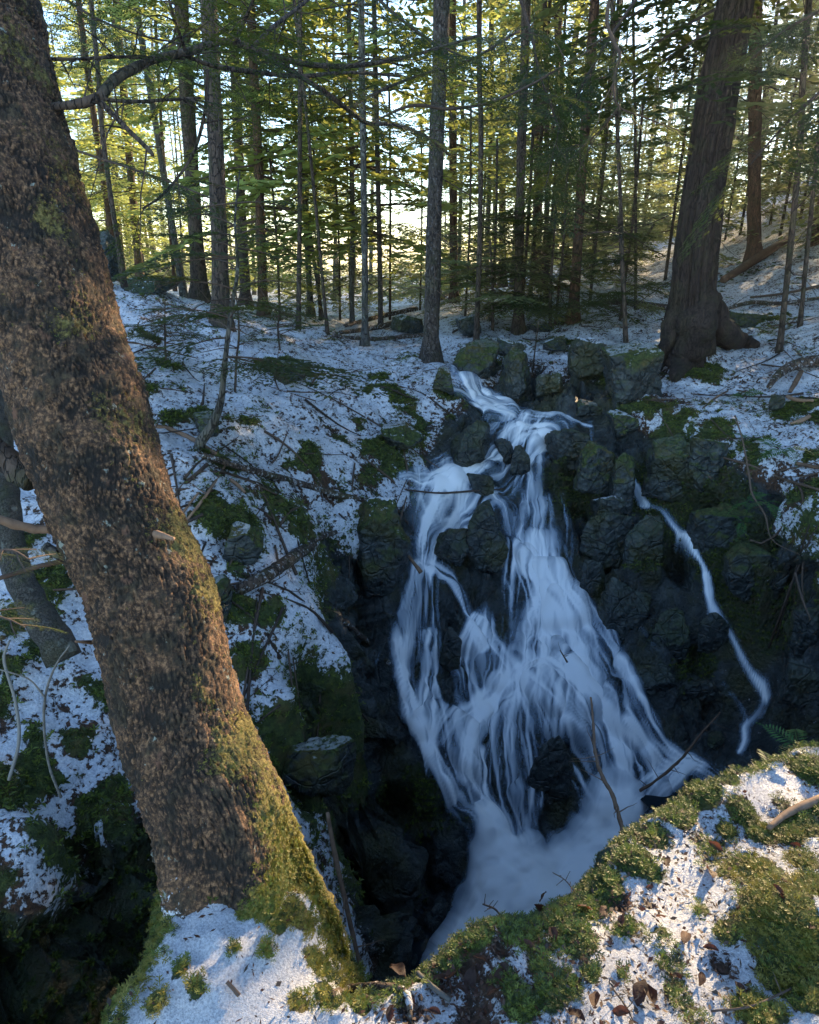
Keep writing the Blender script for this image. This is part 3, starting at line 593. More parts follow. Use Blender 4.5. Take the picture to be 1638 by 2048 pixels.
for u, v, r in [(930,1940,50),(890,1975,40),(960,1985,40),(1000,1920,25),(860,1960,30),(820,2030,40),(950,2040,50),(1100,1830,25),(1180,1790,18),(1240,1820,25),(1300,1820,16),(1440,1940,25),(1010,1870,20)]:
    p = bank_pt(u, v); t = p[1] * CP - p[2] * SP; rm = r * t / F_PX
    bl = np.maximum(bl, np.exp(-((q - p[:2]) ** 2).sum(1) / rm ** 2))
bsn = .71 + .12 * fbm(q3 * 5, 3, 57) - .62 * sstep(.3, .75, bm) - .35 * sstep(.3, .8, bl) - sstep(-.06, .04, db) * .9
bsn = np.where(q[:, 0] < -.12, np.maximum(bsn, .98 - .9 * sstep(.4, .8, bm) - sstep(-.01, .05, db)), bsn)
bsn = np.clip(bsn, 0, 1); bm2 = np.maximum(bm, sstep(-.10, -.02, db) * .9 * (1 - lump))
PB[:, 2] += (bm2 * .022 + sstep(.4, .6, bsn) * .008) * (db < .06)
bnx = len(bx_); bny = len(by_); i = (np.arange(bny - 1)[:, None] * bnx + np.arange(bnx - 1)[None]).ravel()
BQ = np.stack([i, i + 1, i + bnx + 1, i + bnx], 1)
keep = (PB[BQ][:, :, 2].max(1) > -4.4)
BQ = BQ[keep]
def mat_bank():
    n = NT('bank_snow_and_moss'); sn, mo_, ro = n.attr('mask')
    fine = n.noise(110, 5, .7); mid = n.noise(34, 4, .6)
    s_ = n.math('ADD', sn, n.math('ADD', n.math('MULTIPLY', n.math('SUBTRACT', fine, .5), 1.3), n.math('MULTIPLY', n.math('SUBTRACT', mid, .5), 1.0)))
    snf = n.map(s_, .44, .62)
    under = n.mix(n.map(n.math('ADD', mo_, n.math('MULTIPLY', n.math('SUBTRACT', mid, .5), 1.2)), .3, .55), litter_col(n), moss_col(n, 1.1))
    under = n.mix(ro, under, rock_col(n))
    sp = n.map(n.vor(900, out='Color'), .90, .97)
    c = n.mix(snf, under, n.mix(n.map(n.noise(190, 4, .75), .3, .65), (.36, .38, .44), (.80, .82, .87)))
    h = n.math('ADD', n.math('MULTIPLY', snf, .5), n.math('ADD', fine, n.math('MULTIPLY', n.noise(420, 3, .7), .8)))
    rough = n.mix(snf, (.85, .85, .85), n.map(n.noise(500, 2), .45, .6, .25, .7))
    return n.done(n.pbr(c, rough, n.bump(h, 1.0, .008)))
M['bank'] = mat_bank()
colb = np.stack([bsn, bm2, lump, np.ones(len(q))], 1)
bank = add_obj('near_bank', mesh_from('near_bank', PB, [BQ], [M['bank']], None, True, col={'mask': colb}))
tag(bank, kind='structure')
BANK_BVH = BVHTree.FromPolygons(PB.tolist(), BQ.tolist())
def bhit(u, v):
    loc, no, i_, d = BANK_BVH.ray_cast(Vector((0, 0, 0)), ray(u, v), 10)
    return np.array(loc) if loc is not None else bank_pt(u, v)
# ------------------------------------------------------------------ flowing water: one continuous sheet draped over the rock
def smooth1(A, k, axis_):
    for _ in range(k):
        B = A.copy()
        sl0 = [slice(None)] * A.ndim; sl1 = list(sl0); sl2 = list(sl0)
        sl0[axis_] = slice(1, -1); sl1[axis_] = slice(0, -2); sl2[axis_] = slice(2, None)
        B[tuple(sl0)] = .5 * A[tuple(sl0)] + .25 * A[tuple(sl1)] + .25 * A[tuple(sl2)]
        A = B
    return A
class Sheet:
    def __init__(s, x0, x1, y0, y1, h):
        s.gx = np.arange(x0, x1, h); s.gy = np.arange(y0, y1, h); s.h = h; s.X, s.Y = np.meshgrid(s.gx, s.gy); s.nx, s.ny = len(s.gx), len(s.gy)
        s.zb = base_field(s.X.ravel(), s.Y.ravel())[0]; s.P = np.stack([s.X.ravel(), s.Y.ravel(), s.zb], 1)
        s.T = np.ones(len(s.P)); s.TH = np.zeros(len(s.P)); s.FO = np.zeros(len(s.P))
    def flow(s, pts, strength, thick, foam, seed, soft=.5):
        pts = np.array(pts, float); n = max(8, int(np.linalg.norm(np.diff(pts[:, :2], axis=0), axis=1).sum() / 9)); S = spline(pts, n)
        C = np.array([hit(u, v) for u, v, w in S]); C = smooth1(C, 4, 0); tt = C[:, 1] * CP - C[:, 2] * SP; W_ = S[:, 2] * tt / F_PX * .5 * .94
        Tn_ = np.gradient(C, axis=0); Tn_ = smooth1(Tn_, 4, 0); L_ = np.linalg.norm(Tn_, axis=1); Tn_ /= L_[:, None] + 1e-9; arc_ = np.concatenate([[0], np.cumsum(np.linalg.norm(np.diff(C, axis=0), axis=1))])
        # across direction: perpendicular to the flow, along the rock
        e = .03; zx = (base_field(C[:, 0] + e, C[:, 1])[0] - base_field(C[:, 0] - e, C[:, 1])[0]) / (2 * e); zy = (base_field(C[:, 0], C[:, 1] + e)[0] - base_field(C[:, 0], C[:, 1] - e)[0]) / (2 * e)
        Nn_ = np.stack([-zx, -zy, np.ones(n)], 1); Nn_ /= np.linalg.norm(Nn_, axis=1)[:, None]; Nn_ = smooth1(Nn_, 4, 0); A_ = np.cross(Nn_, Tn_); A_ /= np.linalg.norm(A_, axis=1)[:, None] + 1e-9
        m = 1.4 * W_.max() + .05; lo, hi = C.min(0) - m, C.max(0) + m
        ids = np.where((s.P[:, 0] > lo[0]) & (s.P[:, 0] < hi[0]) & (s.P[:, 1] > lo[1]) & (s.P[:, 1] < hi[1]))[0]
        if not len(ids): return
        for a0 in range(0, len(ids), 20000):
            ii = ids[a0:a0 + 20000]; P = s.P[ii]; D2 = ((P[:, None] - C[None]) ** 2).sum(-1); k = D2.argmin(1)
            dv = P - C[k]; al = (dv * Tn_[k]).sum(1); ac = (dv * A_[k]).sum(1); sarc = arc_[k] + al; over = np.where((k == 0) & (al < 0), -al, np.where((k == n - 1) & (al > 0), al, 0)) 
            Wk = W_[k]; Wm = W_.mean(); f = sarc / arc_[-1]
            edge = vnoise(np.stack([np.sign(ac) * 3 + seed, sarc * 6, np.zeros(len(ii))], 1), seed) * .16 + vnoise(np.stack([ac * 3, sarc * 16, np.full(len(ii), 5. + seed)], 1), seed + 1) * .10
            c = ac / Wk; q = np.sqrt(c ** 2 + (over / Wk) ** 2 * .6) + edge; cw = c * Wm
            def st(fa, fs, o): return vnoise(np.stack([cw * fa + seed * 3.3 + .25 * np.sin(sarc * 5 + seed), sarc * fs, np.full(len(ii), o + seed * 1.7)], 1), seed + o)
            streak = .65 * st(15, .9, 1) + .60 * st(36, 1.5, 2) + .45 * st(80, 2.4, 3)
            low_ = vnoise(np.stack([sarc * 2.2, np.full(len(ii), seed * 2.1), np.zeros(len(ii))], 1), seed + 9)
            prof = sstep(1.12, soft, q)
            d = strength * prof * (1 + .25 * low_) + streak * prof * (.95 if foam < .5 else .45) * (1 - .3 * strength)
            d = np.clip(d, 0, .97) * sstep(0, .06, prof)
            s.T[ii] *= 1 - d; s.TH[ii] = np.maximum(s.TH[ii], thick * prof * (1 + .15 * low_) + .012 * streak * prof); s.FO[ii] = np.maximum(s.FO[ii], foam * prof)
    def build(s, name, lift=.015, blur=3):
        D = 1 - s.T; Db = smooth1(smooth1(D.reshape(s.ny, s.nx), 40, 0), 40, 1).ravel() * (.97 + .30 * fbm(s.P * [6, 10, 6], 3, 411)); fw = np.clip(smooth1(smooth1(s.FO.reshape(s.ny, s.nx), 8, 0), 8, 1).ravel() * 1.1, 0, .65); D = D * (1 - fw) + Db * fw; keep = (smooth1(smooth1(D.reshape(s.ny, s.nx), 3, 0), 3, 1) > .012).ravel(); z = s.zb.copy()
        need = np.where(smooth1(smooth1(keep.reshape(s.ny, s.nx).astype(float), 14, 0), 14, 1).ravel() > 0)[0]
        for i in need:
            loc, no, i_, d_ = GROUND_BVH.ray_cast(Vector((s.P[i, 0], s.P[i, 1], 2)), Vector((0, 0, -1)), 9)
            if loc is not None: z[i] = loc.z
        Zr = z.reshape(s.ny, s.nx); Zs = smooth1(smooth1(Zr, blur * 5, 0), blur * 5, 1); Zm = np.maximum(Zs, Zr + .004); Zm = smooth1(smooth1(Zm, 4, 0), 4, 1); FW = np.clip(fw.reshape(s.ny, s.nx) * 1.25, 0, 1); Zf = smooth1(smooth1(Zm, 90, 0), 90, 1) + .03; Zm = Zm * (1 - FW) + Zf * FW; Zs = Zm
        gy_, gx_ = np.gradient(Zs, s.h); nn = np.stack([-gx_.ravel(), -gy_.ravel(), np.ones(s.nx * s.ny)], 1); nn /= np.linalg.norm(nn, axis=1)[:, None]
        TH = smooth1(smooth1(s.TH.reshape(s.ny, s.nx), 10, 0), 10, 1); TH = (TH * (1 - FW) + smooth1(smooth1(TH, 60, 0), 60, 1) * FW).ravel(); nz_ = fbm(s.P * [5, 5, 5], 3, 410); TH = TH + FW.ravel() * nz_ * .018
        V_ = np.stack([s.P[:, 0], s.P[:, 1], Zm.ravel()], 1) + nn * (lift + TH)[:, None]
        i = (np.arange(s.ny - 1)[:, None] * s.nx + np.arange(s.nx - 1)[None]).ravel(); Q = np.stack([i, i + 1, i + s.nx + 1, i + s.nx], 1); Q = Q[keep[Q].any(1)]
        used = np.unique(Q); mp = np.zeros(len(V_), int); mp[used] = np.arange(len(used))
        o = add_obj(name, mesh_from(name, V_[used], [mp[Q]], [M['water']], None, True, col={'flow': np.stack([D, s.FO, TH * 8, np.ones(len(D))], 1)[used]}))
        return tag(o, kind='structure')
PAR = {W: (.50, .026, 0.), WT: (.02, .008, 0.), FO: (.80, .03, 1.)}
main_w = Sheet(-.75, 2.35, 2.75, 7.6, .0105); side_w = Sheet(1.4, 2.95, 3.75, 6.4, .011)
for nm, pts, mt, kw in STREAMS:
    st_, th_, fo_ = PAR[mt]; sd_ = kw.get('seed', 0)
    if nm == 'side_trickle': side_w.flow(pts, min(.8, st_ * 1.25), th_ * .6, fo_, sd_, .1)
    else: main_w.flow(pts, st_, th_ * (1 + kw.get('bulge', .03) * 8), fo_, sd_)
main_w.build('waterfall'); side_w.build('side_trickle', .018, 2)
# still dark water of the shallow pools
for nm, zw, pp in [('pool', -3.60, [(1.85,3.3),(2.6,3.2),(3.0,4.2),(2.2,4.3),(1.62,3.75)]), ('plunge_pool', -4.06, [(-.6,2.4),(1.6,2.6),(1.7,3.5),(.9,3.9),(-.1,3.6)])]:
    me = mesh_from(nm, [(x_, y_, zw) for x_, y_ in pp], [np.array([[0, 1, 2], [0, 2, 3], [0, 3, 4]])], [M['pool']], None, False); tag(add_obj(nm, me), kind='structure')
# ------------------------------------------------------------------ trees
rng = np.random.default_rng(7)
def frame(d, up=(0, 0, 1)):
    d = np.asarray(d, float); d = d / np.linalg.norm(d); s = np.cross(up, d)
    s = s / np.linalg.norm(s) if np.linalg.norm(s) > 1e-6 else np.array([1., 0, 0]); return d, s, np.cross(d, s)
def spray(L, nside, leaf, wid, rg, droop=.25, spread=.75, bare=.15, jit=.35):
    """flat hemlock branch along +X: needle blades (N,4,3) and twig segments"""
    blades, segs = [], []
    s = np.linspace(0, 1, 12); main = np.stack([s * L, .05 * L * np.sin(s * 3 + rg.uniform(0, 6)), -droop * L * s ** 2], 1); segs.append((main, .010 * L * .6 + .002, .002))
    for k in range(nside):
        f = bare + (1 - bare) * (k + rg.uniform(0, .6)) / nside; side = 1 if k % 2 else -1
        p = np.array([np.interp(f, s, main[:, i]) for i in range(3)])
        l = L * spread * (1.02 - f) ** .8 * rg.uniform(.55, 1.1) * (.4 + .6 * min(1, f * 4)); ang = side * rg.uniform(.75, 1.15)
        m = max(3, int(l / (leaf * .42))); t = np.linspace(0, 1, m)
        tw = p + np.stack([np.cos(ang) * l * t, np.sin(ang) * l * t, -.22 * l * t ** 2 + rg.uniform(-.03, .05) * l * t], 1)
        segs.append((tw, .0025, .001))
        dv = np.array([math.cos(ang), math.sin(ang), -.15])
        for j in range(m):
            for sd in (-1, 1):
                a2 = ang + sd * rg.uniform(.6, 1.1); ll = leaf * rg.uniform(.6, 1.2) * (1 - .4 * t[j])
                d = np.array([math.cos(a2), math.sin(a2), rg.uniform(-.35, .15)]); n_ = np.array([rg.normal(0, jit), rg.normal(0, jit), 1]); w = np.cross(n_, d); w *= wid * .5 / np.linalg.norm(w)
                q0 = tw[j]; blades.append([q0, q0 + d * ll * .45 + w, q0 + d * ll, q0 + d * ll * .45 - w])
    return np.array(blades), segs
SPR_FAR = [spray(1.0, 11, .16, .055, np.random.default_rng(100 + i), droop=.22, bare=.25) for i in range(4)]
SPR_MID = [spray(1.0, 18, .085, .026, np.random.default_rng(200 + i), droop=.2, bare=.2) for i in range(4)]
SPR_NEAR = [spray(1.0, 26, .05, .012, np.random.default_rng(300 + i), droop=.15, bare=.12) for i in range(3)]
def place_blades(B, pos, d, L, roll=0):
    d, s, u = frame(d); c, sn = math.cos(roll), math.sin(roll); s, u = s * c + u * sn, u * c - s * sn
    Mx = np.stack([d, s, u]) * L; return B @ Mx + pos
def blades_mesh(mb, B, m=0):
    n_ = len(B)
    if n_: mb.add(B.reshape(-1, 3), [np.arange(n_ * 4).reshape(-1, 4)], m)
def crown_blades(H, z0, nb, Lmax, sprs, rg, top=.15, flat=0.):
    """needle blades and boughs of a crown about the trunk axis from z0 to H"""
    out, bs = [], []
    for k in range(nb):
        f = (k + rg.uniform(0, 1)) / nb; z = z0 + (H - z0) * f; L = Lmax * (1 - f * (1 - top)) * rg.uniform(.6, 1.1); a = k * 2.4 + rg.uniform(-.4, .4)
        el = rg.uniform(-.28, .12) + .25 * f
        d = np.array([math.cos(a) * math.cos(el), math.sin(a) * math.cos(el), math.sin(el)]); p = np.array([0, 0, z])
        B, segs = sprs[rg.integers(len(sprs))]
        out.append(place_blades(B, p, d, L, rg.uniform(-.25, .25)))
        bs.append((p, d, L, segs[0][0]))
    return np.concatenate(out), bs
def boughs(mb, bs, m=0, r=.016):
    for p, d, L, main in bs:
        dd, s, u = frame(d); P = main[::3] @ (np.stack([dd, s, u]) * L) + p
        mb.add(*tube(P, np.linspace(r, .002, len(P)) * max(.5, L / 1.6), 3, False), m)
def trunk_mesh(name, path, rad, mat, sides=14, n=26, rough=.10, seed=0, flare=1.5, twigs=0, rg=None, roots=0):
    """path relative to the base"""
    path = np.asarray(path, float); P = spline(path, n); h = np.linalg.norm(P - P[0], axis=1)
    r = rad * (1 - .45 * np.clip(h / 14, 0, 1)) * (1 + (flare - 1) * np.exp(-h / (rad * 1.8)))
    P = np.concatenate([[P[0] - [0, 0, .25]], P]); r = np.concatenate([[r[0] * 1.15], r])
    mb = MB(); mb.add(*tube(P, r, sides, True, rough, seed))
    return mb, P, r
def bare_twigs(mb, P, r, n, rg, zmin=.6, zmax=6, L=.7, m=0):
    for k in range(n):
        z = rg.uniform(zmin, zmax); i = int(np.argmin(abs(P[:, 2] - z))); a = rg.uniform(0, 6.28); l = L * rg.uniform(.25, 1.2)
        d = np.array([math.cos(a), math.sin(a), rg.uniform(-.5, .2)]); Q = P[i] + d * np.linspace(0, 1, 5)[:, None] * l + np.array([0, 0, -1]) * (np.linspace(0, 1, 5) ** 2)[:, None] * l * .2 + rg.normal(0, .02 * l, (5, 3))
        mb.add(*tube(Q, np.linspace(.007, .0015, 5), 3, False), m)
        for q_ in (2, 3):
            e = d + rg.normal(0, .6, 3); mb.add(*tube(np.stack([Q[q_], Q[q_] + e * l * .25]), [.003, .001], 3, False), m)

# sun gaps: points of the place the photograph shows in direct sun
def _tk(u, v, t): return at(u, v, t)
SUN_T = [at(u, v, 1.62) for u, v in [(215,600),(262,760),(300,880),(335,1000),(375,1120),(405,1250),(435,1380),(470,1480),(505,1600),(545,1700),(590,1800),(620,1880)]] + \
        [bank_pt(u, v) for u, v in [(1400,1700),(1400,1760),(1400,1800),(1420,1960),(1400,2030),(600,2000),(450,1960)]]
SUN_T = np.array(SUN_T)
def lit_cull(C, r=.19, extra=True):
    """True where a leaf centre stands in one of the sun gaps"""
    out = np.zeros(len(C), bool)
    for T_ in SUN_T:
        w = C - T_; s = w @ SUNV; d = np.linalg.norm(w - s[:, None] * SUNV, axis=1); out |= (s > .3) & (d < r + .006 * np.clip(s, 0, 60))
    s = C @ SUNV; d = np.linalg.norm(C - s[:, None] * SUNV, axis=1); out |= (s > 4) & (d < .10 + .022 * s)
    return out

# crowns shared by the trees of the background
def crown_variant(i, H, z0, nb, L, sprs):
    rg = np.random.default_rng(500 + i); B, bs = crown_blades(H, z0, nb, L, sprs, rg); return B, bs
CROWNS = [crown_variant(i, *a) for i, a in enumerate([(15, 3.4, 74, 2.1, SPR_FAR), (17, 2.6, 80, 2.4, SPR_FAR), (13, 4.6, 64, 1.9, SPR_FAR), (15, 1.2, 84, 2.2, SPR_FAR), (16, 5.5, 60, 2.2, SPR_FAR)])]
YOUNG = [crown_variant(10 + i, *a) for i, a in enumerate([(3.4, .25, 34, 1.1, SPR_MID), (2.6, .2, 30, .95, SPR_MID), (5.0, .5, 44, 1.5, SPR_MID)])]
_crown_me = {}
def crown_mesh(kind, k, leafmat):
    key = (kind, k, leafmat)
    if key not in _crown_me:
        B, bs = (CROWNS if kind == 'far' else YOUNG)[k]; mb = MB(); blades_mesh(mb, B, 0); boughs(mb, bs, 1, .02 if kind == 'far' else .012)
        _crown_me[key] = mb.build('crown', [M[leafmat], M['twig']], link=False, smooth=False)
    return _crown_me[key]
def put_crown(root, kind, k, leafmat, sc_=1., rot=0., cull=True):
    base = np.array(root.location); Rz = np.array([[math.cos(rot), math.sin(rot), 0], [-math.sin(rot), math.cos(rot), 0], [0, 0, 1]])
    B, bs = (CROWNS if kind == 'far' else YOUNG)[k]
    if cull:
        Wd = (B.reshape(-1, 3) * sc_) @ Rz + base; C = Wd.reshape(-1, 4, 3).mean(1); m = lit_cull(C)
        if m.sum() > 12:
            mb = MB(); blades_mesh(mb, (B * sc_)[~m] , 0)
            bb = [b for b in bs if not lit_cull(((b[0] + b[1] * b[2] * .6) * sc_ @ Rz + base)[None], .25)[0]]
            boughs(mb, [(p * sc_, d, L * sc_, mn) for p, d, L, mn in bb], 1, .02)
            o = mb.build('crown', [M[leafmat], M['twig']], parent=root, smooth=False); o.rotation_euler.z = rot; return o
    o = add_obj('crown', crown_mesh(kind, k, leafmat), root); o.scale = (sc_,) * 3; o.rotation_euler.z = rot; return o

# --- trees one can tell apart: name, label, base (u, v, width px), top (u, v), bark, crown
FRONT = [
 ('spruce_tree', 'straight grey-brown trunk, leftmost of the close pair on the left knoll', (400,600,34), (362,0), 'bark_dark', None),
 ('spruce_tree', 'thick dark trunk with flared roots standing at the front of the left knoll', (443,655,38), (416,0), 'bark_dark', None),
 ('spruce_tree', 'brown trunk just right of the flared tree on the left knoll', (492,612,24), (464,0), 'bark_dark', None),
 ('spruce_tree', 'slimmer trunk lit on its right edge, beside the brown trunk on the left knoll', (527,632,22), (500,0), 'bark_red', None),
 ('dead_tree', 'very thin dark bare trunk right of the left knoll', (597,655,11), (600,0), 'bark_dark', None),
 ('spruce_tree', 'slender grey trunk behind the thin dark one, left of the bright gap', (622,632,15), (604,0), 'bark_grey', None),
 ('spruce_tree', 'slender pale brown trunk with flared foot in front of the bright gap', (704,652,12), (697,0), 'bark_grey', None),
 ('maple_tree', 'mossy-footed slender trunk in front of the crossed logs', (730,692,16), (722,0), 'bark_grey', None),
 ('spruce_tree', 'slender lichen-flecked trunk behind the crossed logs', (762,655,12), (748,0), 'bark_snow', None),
 ('spruce_tree', 'snow-flecked dark trunk beside the stream above the falls', (862,722,36), (884,0), 'bark_snow', None),
 ('hemlock_tree', 'reddish trunk right of the snow-flecked streamside tree', (908,606,20), (905,0), 'bark_red', None),
 ('spruce_tree', 'thin dark trunk ending in a split orange foot behind the mossy boulder', (952,684,12), (958,0), 'bark_dark', None),
 ('hemlock_tree', 'reddish straight trunk at the middle of the far right slope', (1005,575,18), (1006,0), 'bark_red', None),
 ('spruce_tree', 'dark straight trunk with green sprays hanging in front of it, centre right', (1037,665,22), (1053,0), 'bark_dark', None),
 ('hemlock_tree', 'brown trunk leaning right, its foot on the snowy slope behind the falls', (1146,642,23), (1190,0), 'bark_red', None),
 ('spruce_tree', 'dark bent trunk close behind the leaning brown one', (1132,560,19), (1113,0), 'bark_dark', None),
 ('spruce_tree', 'brown trunk standing on the snowy slope right of the big tree', (1508,522,30), (1512,0), 'bark_red', None),
 ('spruce_sapling', 'thin dark leaning trunk, nearest to the right edge roots', (1558,702,14), (1618,0), 'bark_dark', None),
 ('spruce_sapling', 'thin dark leaning trunk, second from the right edge', (1600,652,10), (1668,0), 'bark_dark', None),
 ('spruce_tree', 'leaning trunk on the far left beyond the hollow stump', (316,558,15), (262,0), 'bark_dark', None),
 ('spruce_tree', 'thin dark trunk at the far left behind the boulder', (243,530,11), (182,0), 'bark_dark', None),
 ('spruce_tree', 'pale thin trunk at the far left, between two dark ones', (262,545,9), (238,0), 'bark_grey', None),
 ('beech_sapling', 'thin straight sapling rising behind the mossy ledge left of the big tree', (1271,618,7), (1266,0), 'bark_dark', None),
 ('beech_sapling', 'thin dark forked sapling on the stony slope left of the big tree', (1254,708,9), (1238,330), 'bark_dark', None),
 ('spruce_tree', 'dark slim trunk in the shade at centre right, behind the hanging sprays', (1092,600,12), (1090,0), 'bark_dark', None),
 ('spruce_tree', 'dim slim trunk between the two reddish ones', (972,590,10), (985,0), 'bark_grey', None),
 ('spruce_tree', 'faint slender trunk inside the bright gap', (668,600,8), (665,0), 'bark_grey', None),
 ('spruce_tree', 'pair-mate of the leaning far left trunk, reddish and slimmer', (330,545,10), (300,0), 'bark_red', None),
 ('spruce_tree', 'leaning slim grey trunk crossing the bright gap', (645,640,9), (560,0), 'bark_grey', None),
 ('spruce_tree', 'thin leaning dark trunk just left of the mossy-footed one', (655,668,8), (588,0), 'bark_dark', None),
]
occupied = []
for i, (nm, lb, (bu, bv, bw), (tu, tv), bark, cr) in enumerate(FRONT):
    b = ghit(bu, bv); t = b[1] * CP - b[2] * SP; r = bw * t / F_PX * .5 * .82
    # the trunk follows the picture upward at about its own distance, then goes straight on
    hor = math.hypot(b[0], b[1])
    d = np.array(ray(tu, tv)); k = b[1] / d[1]; top = d * k * (1.0); top[1] = b[1]
    up = (top - b); path = [np.zeros(3)]
    bend = rng.normal(0, .02, 2)
    for f in (.33, .66, 1.0): path.append(up * f + np.array([bend[0], bend[1], 0]) * math.sin(f * 3.1) * up[2] * .35)
    dirn = (up / up[2]); hh = max(9, up[2] + 4); path.append(dirn * hh * np.array([1, 1, 1]))
    root = empty(nm, b, lb, 'tree')
    mb, P, rr = trunk_mesh('trunk', path, r, bark, 14 if bw < 25 else 20, 34, .12, i * 3 + 1, 1.75 if bw > 14 else 1.35)
    mb.build('trunk', [M[bark]], parent=root)
    mt = MB(); bare_twigs(mt, P, rr, 26 if bw > 14 else 14, rng, .7, min(7, up[2] + 1), .25 + .05 * t)
    mt.build('dead_twigs', [M['twig']], parent=root)
    if tv == 0 and t > 9.5:
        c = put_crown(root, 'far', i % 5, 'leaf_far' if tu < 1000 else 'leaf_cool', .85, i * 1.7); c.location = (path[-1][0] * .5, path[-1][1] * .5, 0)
    occupied.append((b[0], b[1]))

# --- the big ridged hemlock on the right
b = ghit(1378, 708); tb = b[1] * CP - b[2] * SP
def pt_plane(u, v, yy): d = np.array(ray(u, v)); return d * (yy / d[1])
pts = [(1382,640,116),(1386,560,103),(1398,450,98),(1415,330,93),(1436,200,88),(1452,100,84),(1470,0,78)]
path = [pt_plane(u, v, b[1]) - b for u, v, w in pts]; rad = [w * ((pt_plane(u, v, b[1])[1] * CP - pt_plane(u, v, b[1])[2] * SP)) / F_PX * .5 for u, v, w in pts]
path = [np.array([.0, 0, -.1])] + path + [path[-1] + (path[-1] - path[-2]) * 5]; rad = [rad[0] * 1.12] + rad + [rad[-1] * .7]
big = empty('big_hemlock_tree', b, 'massive ridged dark hemlock with spreading roots on the right bank', 'tree')
Pb = spline(np.concatenate([path, np.array(rad)[:, None]], 1), 160); 
V, F = tube(Pb[:, :3], Pb[:, 3] * .78, 150)
th = np.arctan2(V[:, 1] - np.interp(V[:, 2], Pb[:, 2], Pb[:, 1]), V[:, 0] - np.interp(V[:, 2], Pb[:, 2], Pb[:, 0]))
rdg = facets(np.stack([np.cos(th) * 7, np.sin(th) * 7, V[:, 2] * 1.1], 1), 70, .6) * .03 + fbm(np.stack([np.cos(th) * 1.5, np.sin(th) * 1.5, V[:, 2] * .8], 1), 3, 71) * .02 
lob = np.clip(1 - V[:, 2] / .7, 0, 1) ** 2 * (np.cos(th * 5 + 1) * .04 - .02)
V[:, 0] += np.cos(th) * (rdg + lob); V[:, 1] += np.sin(th) * (rdg + lob)
mb = MB(); mb.add(V, F); mb.build('trunk', [M['bark_big']], parent=big)
def root_tube(parent, b, pxs, mat, nm='root', ex=(0, 0, .02), n=24, sides=12, rough=.25, seed=0):
    Q = []
    for p_ in pxs:
        u, v, w = p_[:3]; g = ghit(u, v) if len(p_) < 4 else at(u, v, p_[3]); t = g[1] * CP - g[2] * SP; r = w * t / F_PX * .5; Q.append([*(g + np.array(ex) + np.array([0, 0, r * .25]) - b), r])
    Q = spline(np.array(Q), n); mb = MB(); mb.add(*tube(Q[:, :3], np.clip(Q[:, 3], .004, 9), sides, True, rough, seed)); return mb.build(nm, [M[mat]], parent=parent)
root_tube(big, b, [(1395,610,80,tb-.2),(1388,680,74,tb-.25),(1366,735,50),(1352,758,26),(1346,768,10)], 'bark_big', seed=3)
root_tube(big, b, [(1408,585,36,tb-.1),(1426,628,44,tb-.15),(1448,668,44,tb-.12),(1478,692,34),(1514,696,14)], 'bark_big', seed=4)
root_tube(big, b, [(1420,660,30),(1440,690,26),(1470,700,12)], 'bark_big', seed=5)
root_tube(big, b, [(1366,610,36,tb-.1),(1348,655,46,tb-.15),(1334,700,34,tb-.1),(1318,730,24),(1308,760,14)], 'bark_big', seed=6)
rgb = np.random.default_rng(77); mt = MB()
bare_twigs(mt, np.array(Pb[:, :3]), Pb[:, 3], 26, rgb, .8, 5, 1.6)
mt.build('dead_twigs', [M['twig']], parent=big)
# crown boughs of the big tree that hang into the top of the picture
mbc = MB(); segs_all = []
for k in range(46):
    z = rgb.uniform(2.3, 7.0); a = rgb.uniform(0, 6.28); L = rgb.uniform(1.1, 2.4); i = int(np.argmin(abs(Pb[:, 2] - z))); d = np.array([math.cos(a), math.sin(a), rgb.uniform(-.35, .0)])
    B, sg = SPR_MID[rgb.integers(4)]; Bp = place_blades(B, Pb[i, :3], d, L); C = Bp.mean(1) + b; Bp = Bp[~lit_cull(C, .14)]; blades_mesh(mbc, Bp, 0)
    if not lit_cull((Pb[i, :3] + d / np.linalg.norm(d) * L * .6 + b)[None], .2)[0]: boughs(mbc, [(Pb[i, :3], d, L, sg[0][0])], 1, .014)
mbc.build('crown', [M['leaf_near'], M['twig']], parent=big, smooth=False)
occupied.append((b[0], b[1]))

# --- broken orange snag at the right edge
b = ghit(1628, 488); t = b[1] * CP - b[2] * SP
sn = empty('broken_snag', b, 'broken reddish stump leaning at the right edge of the slope', 'tree stump')
h_ = 130 * t / F_PX; P = spline([[0, 0, -.1], [.05, 0, h_ * .5], [.12, 0, h_]], 14); V, F = tube(P, np.linspace(34, 20, 14) * t / F_PX * .5, 16, True, .2, 9)
top_ = V[:, 2] > h_ * .85; V[top_, 2] += rng.uniform(-.1, .35, top_.sum()); mb = MB(); mb.add(V, F); mb.build('trunk', [M['bark_red']], parent=sn)

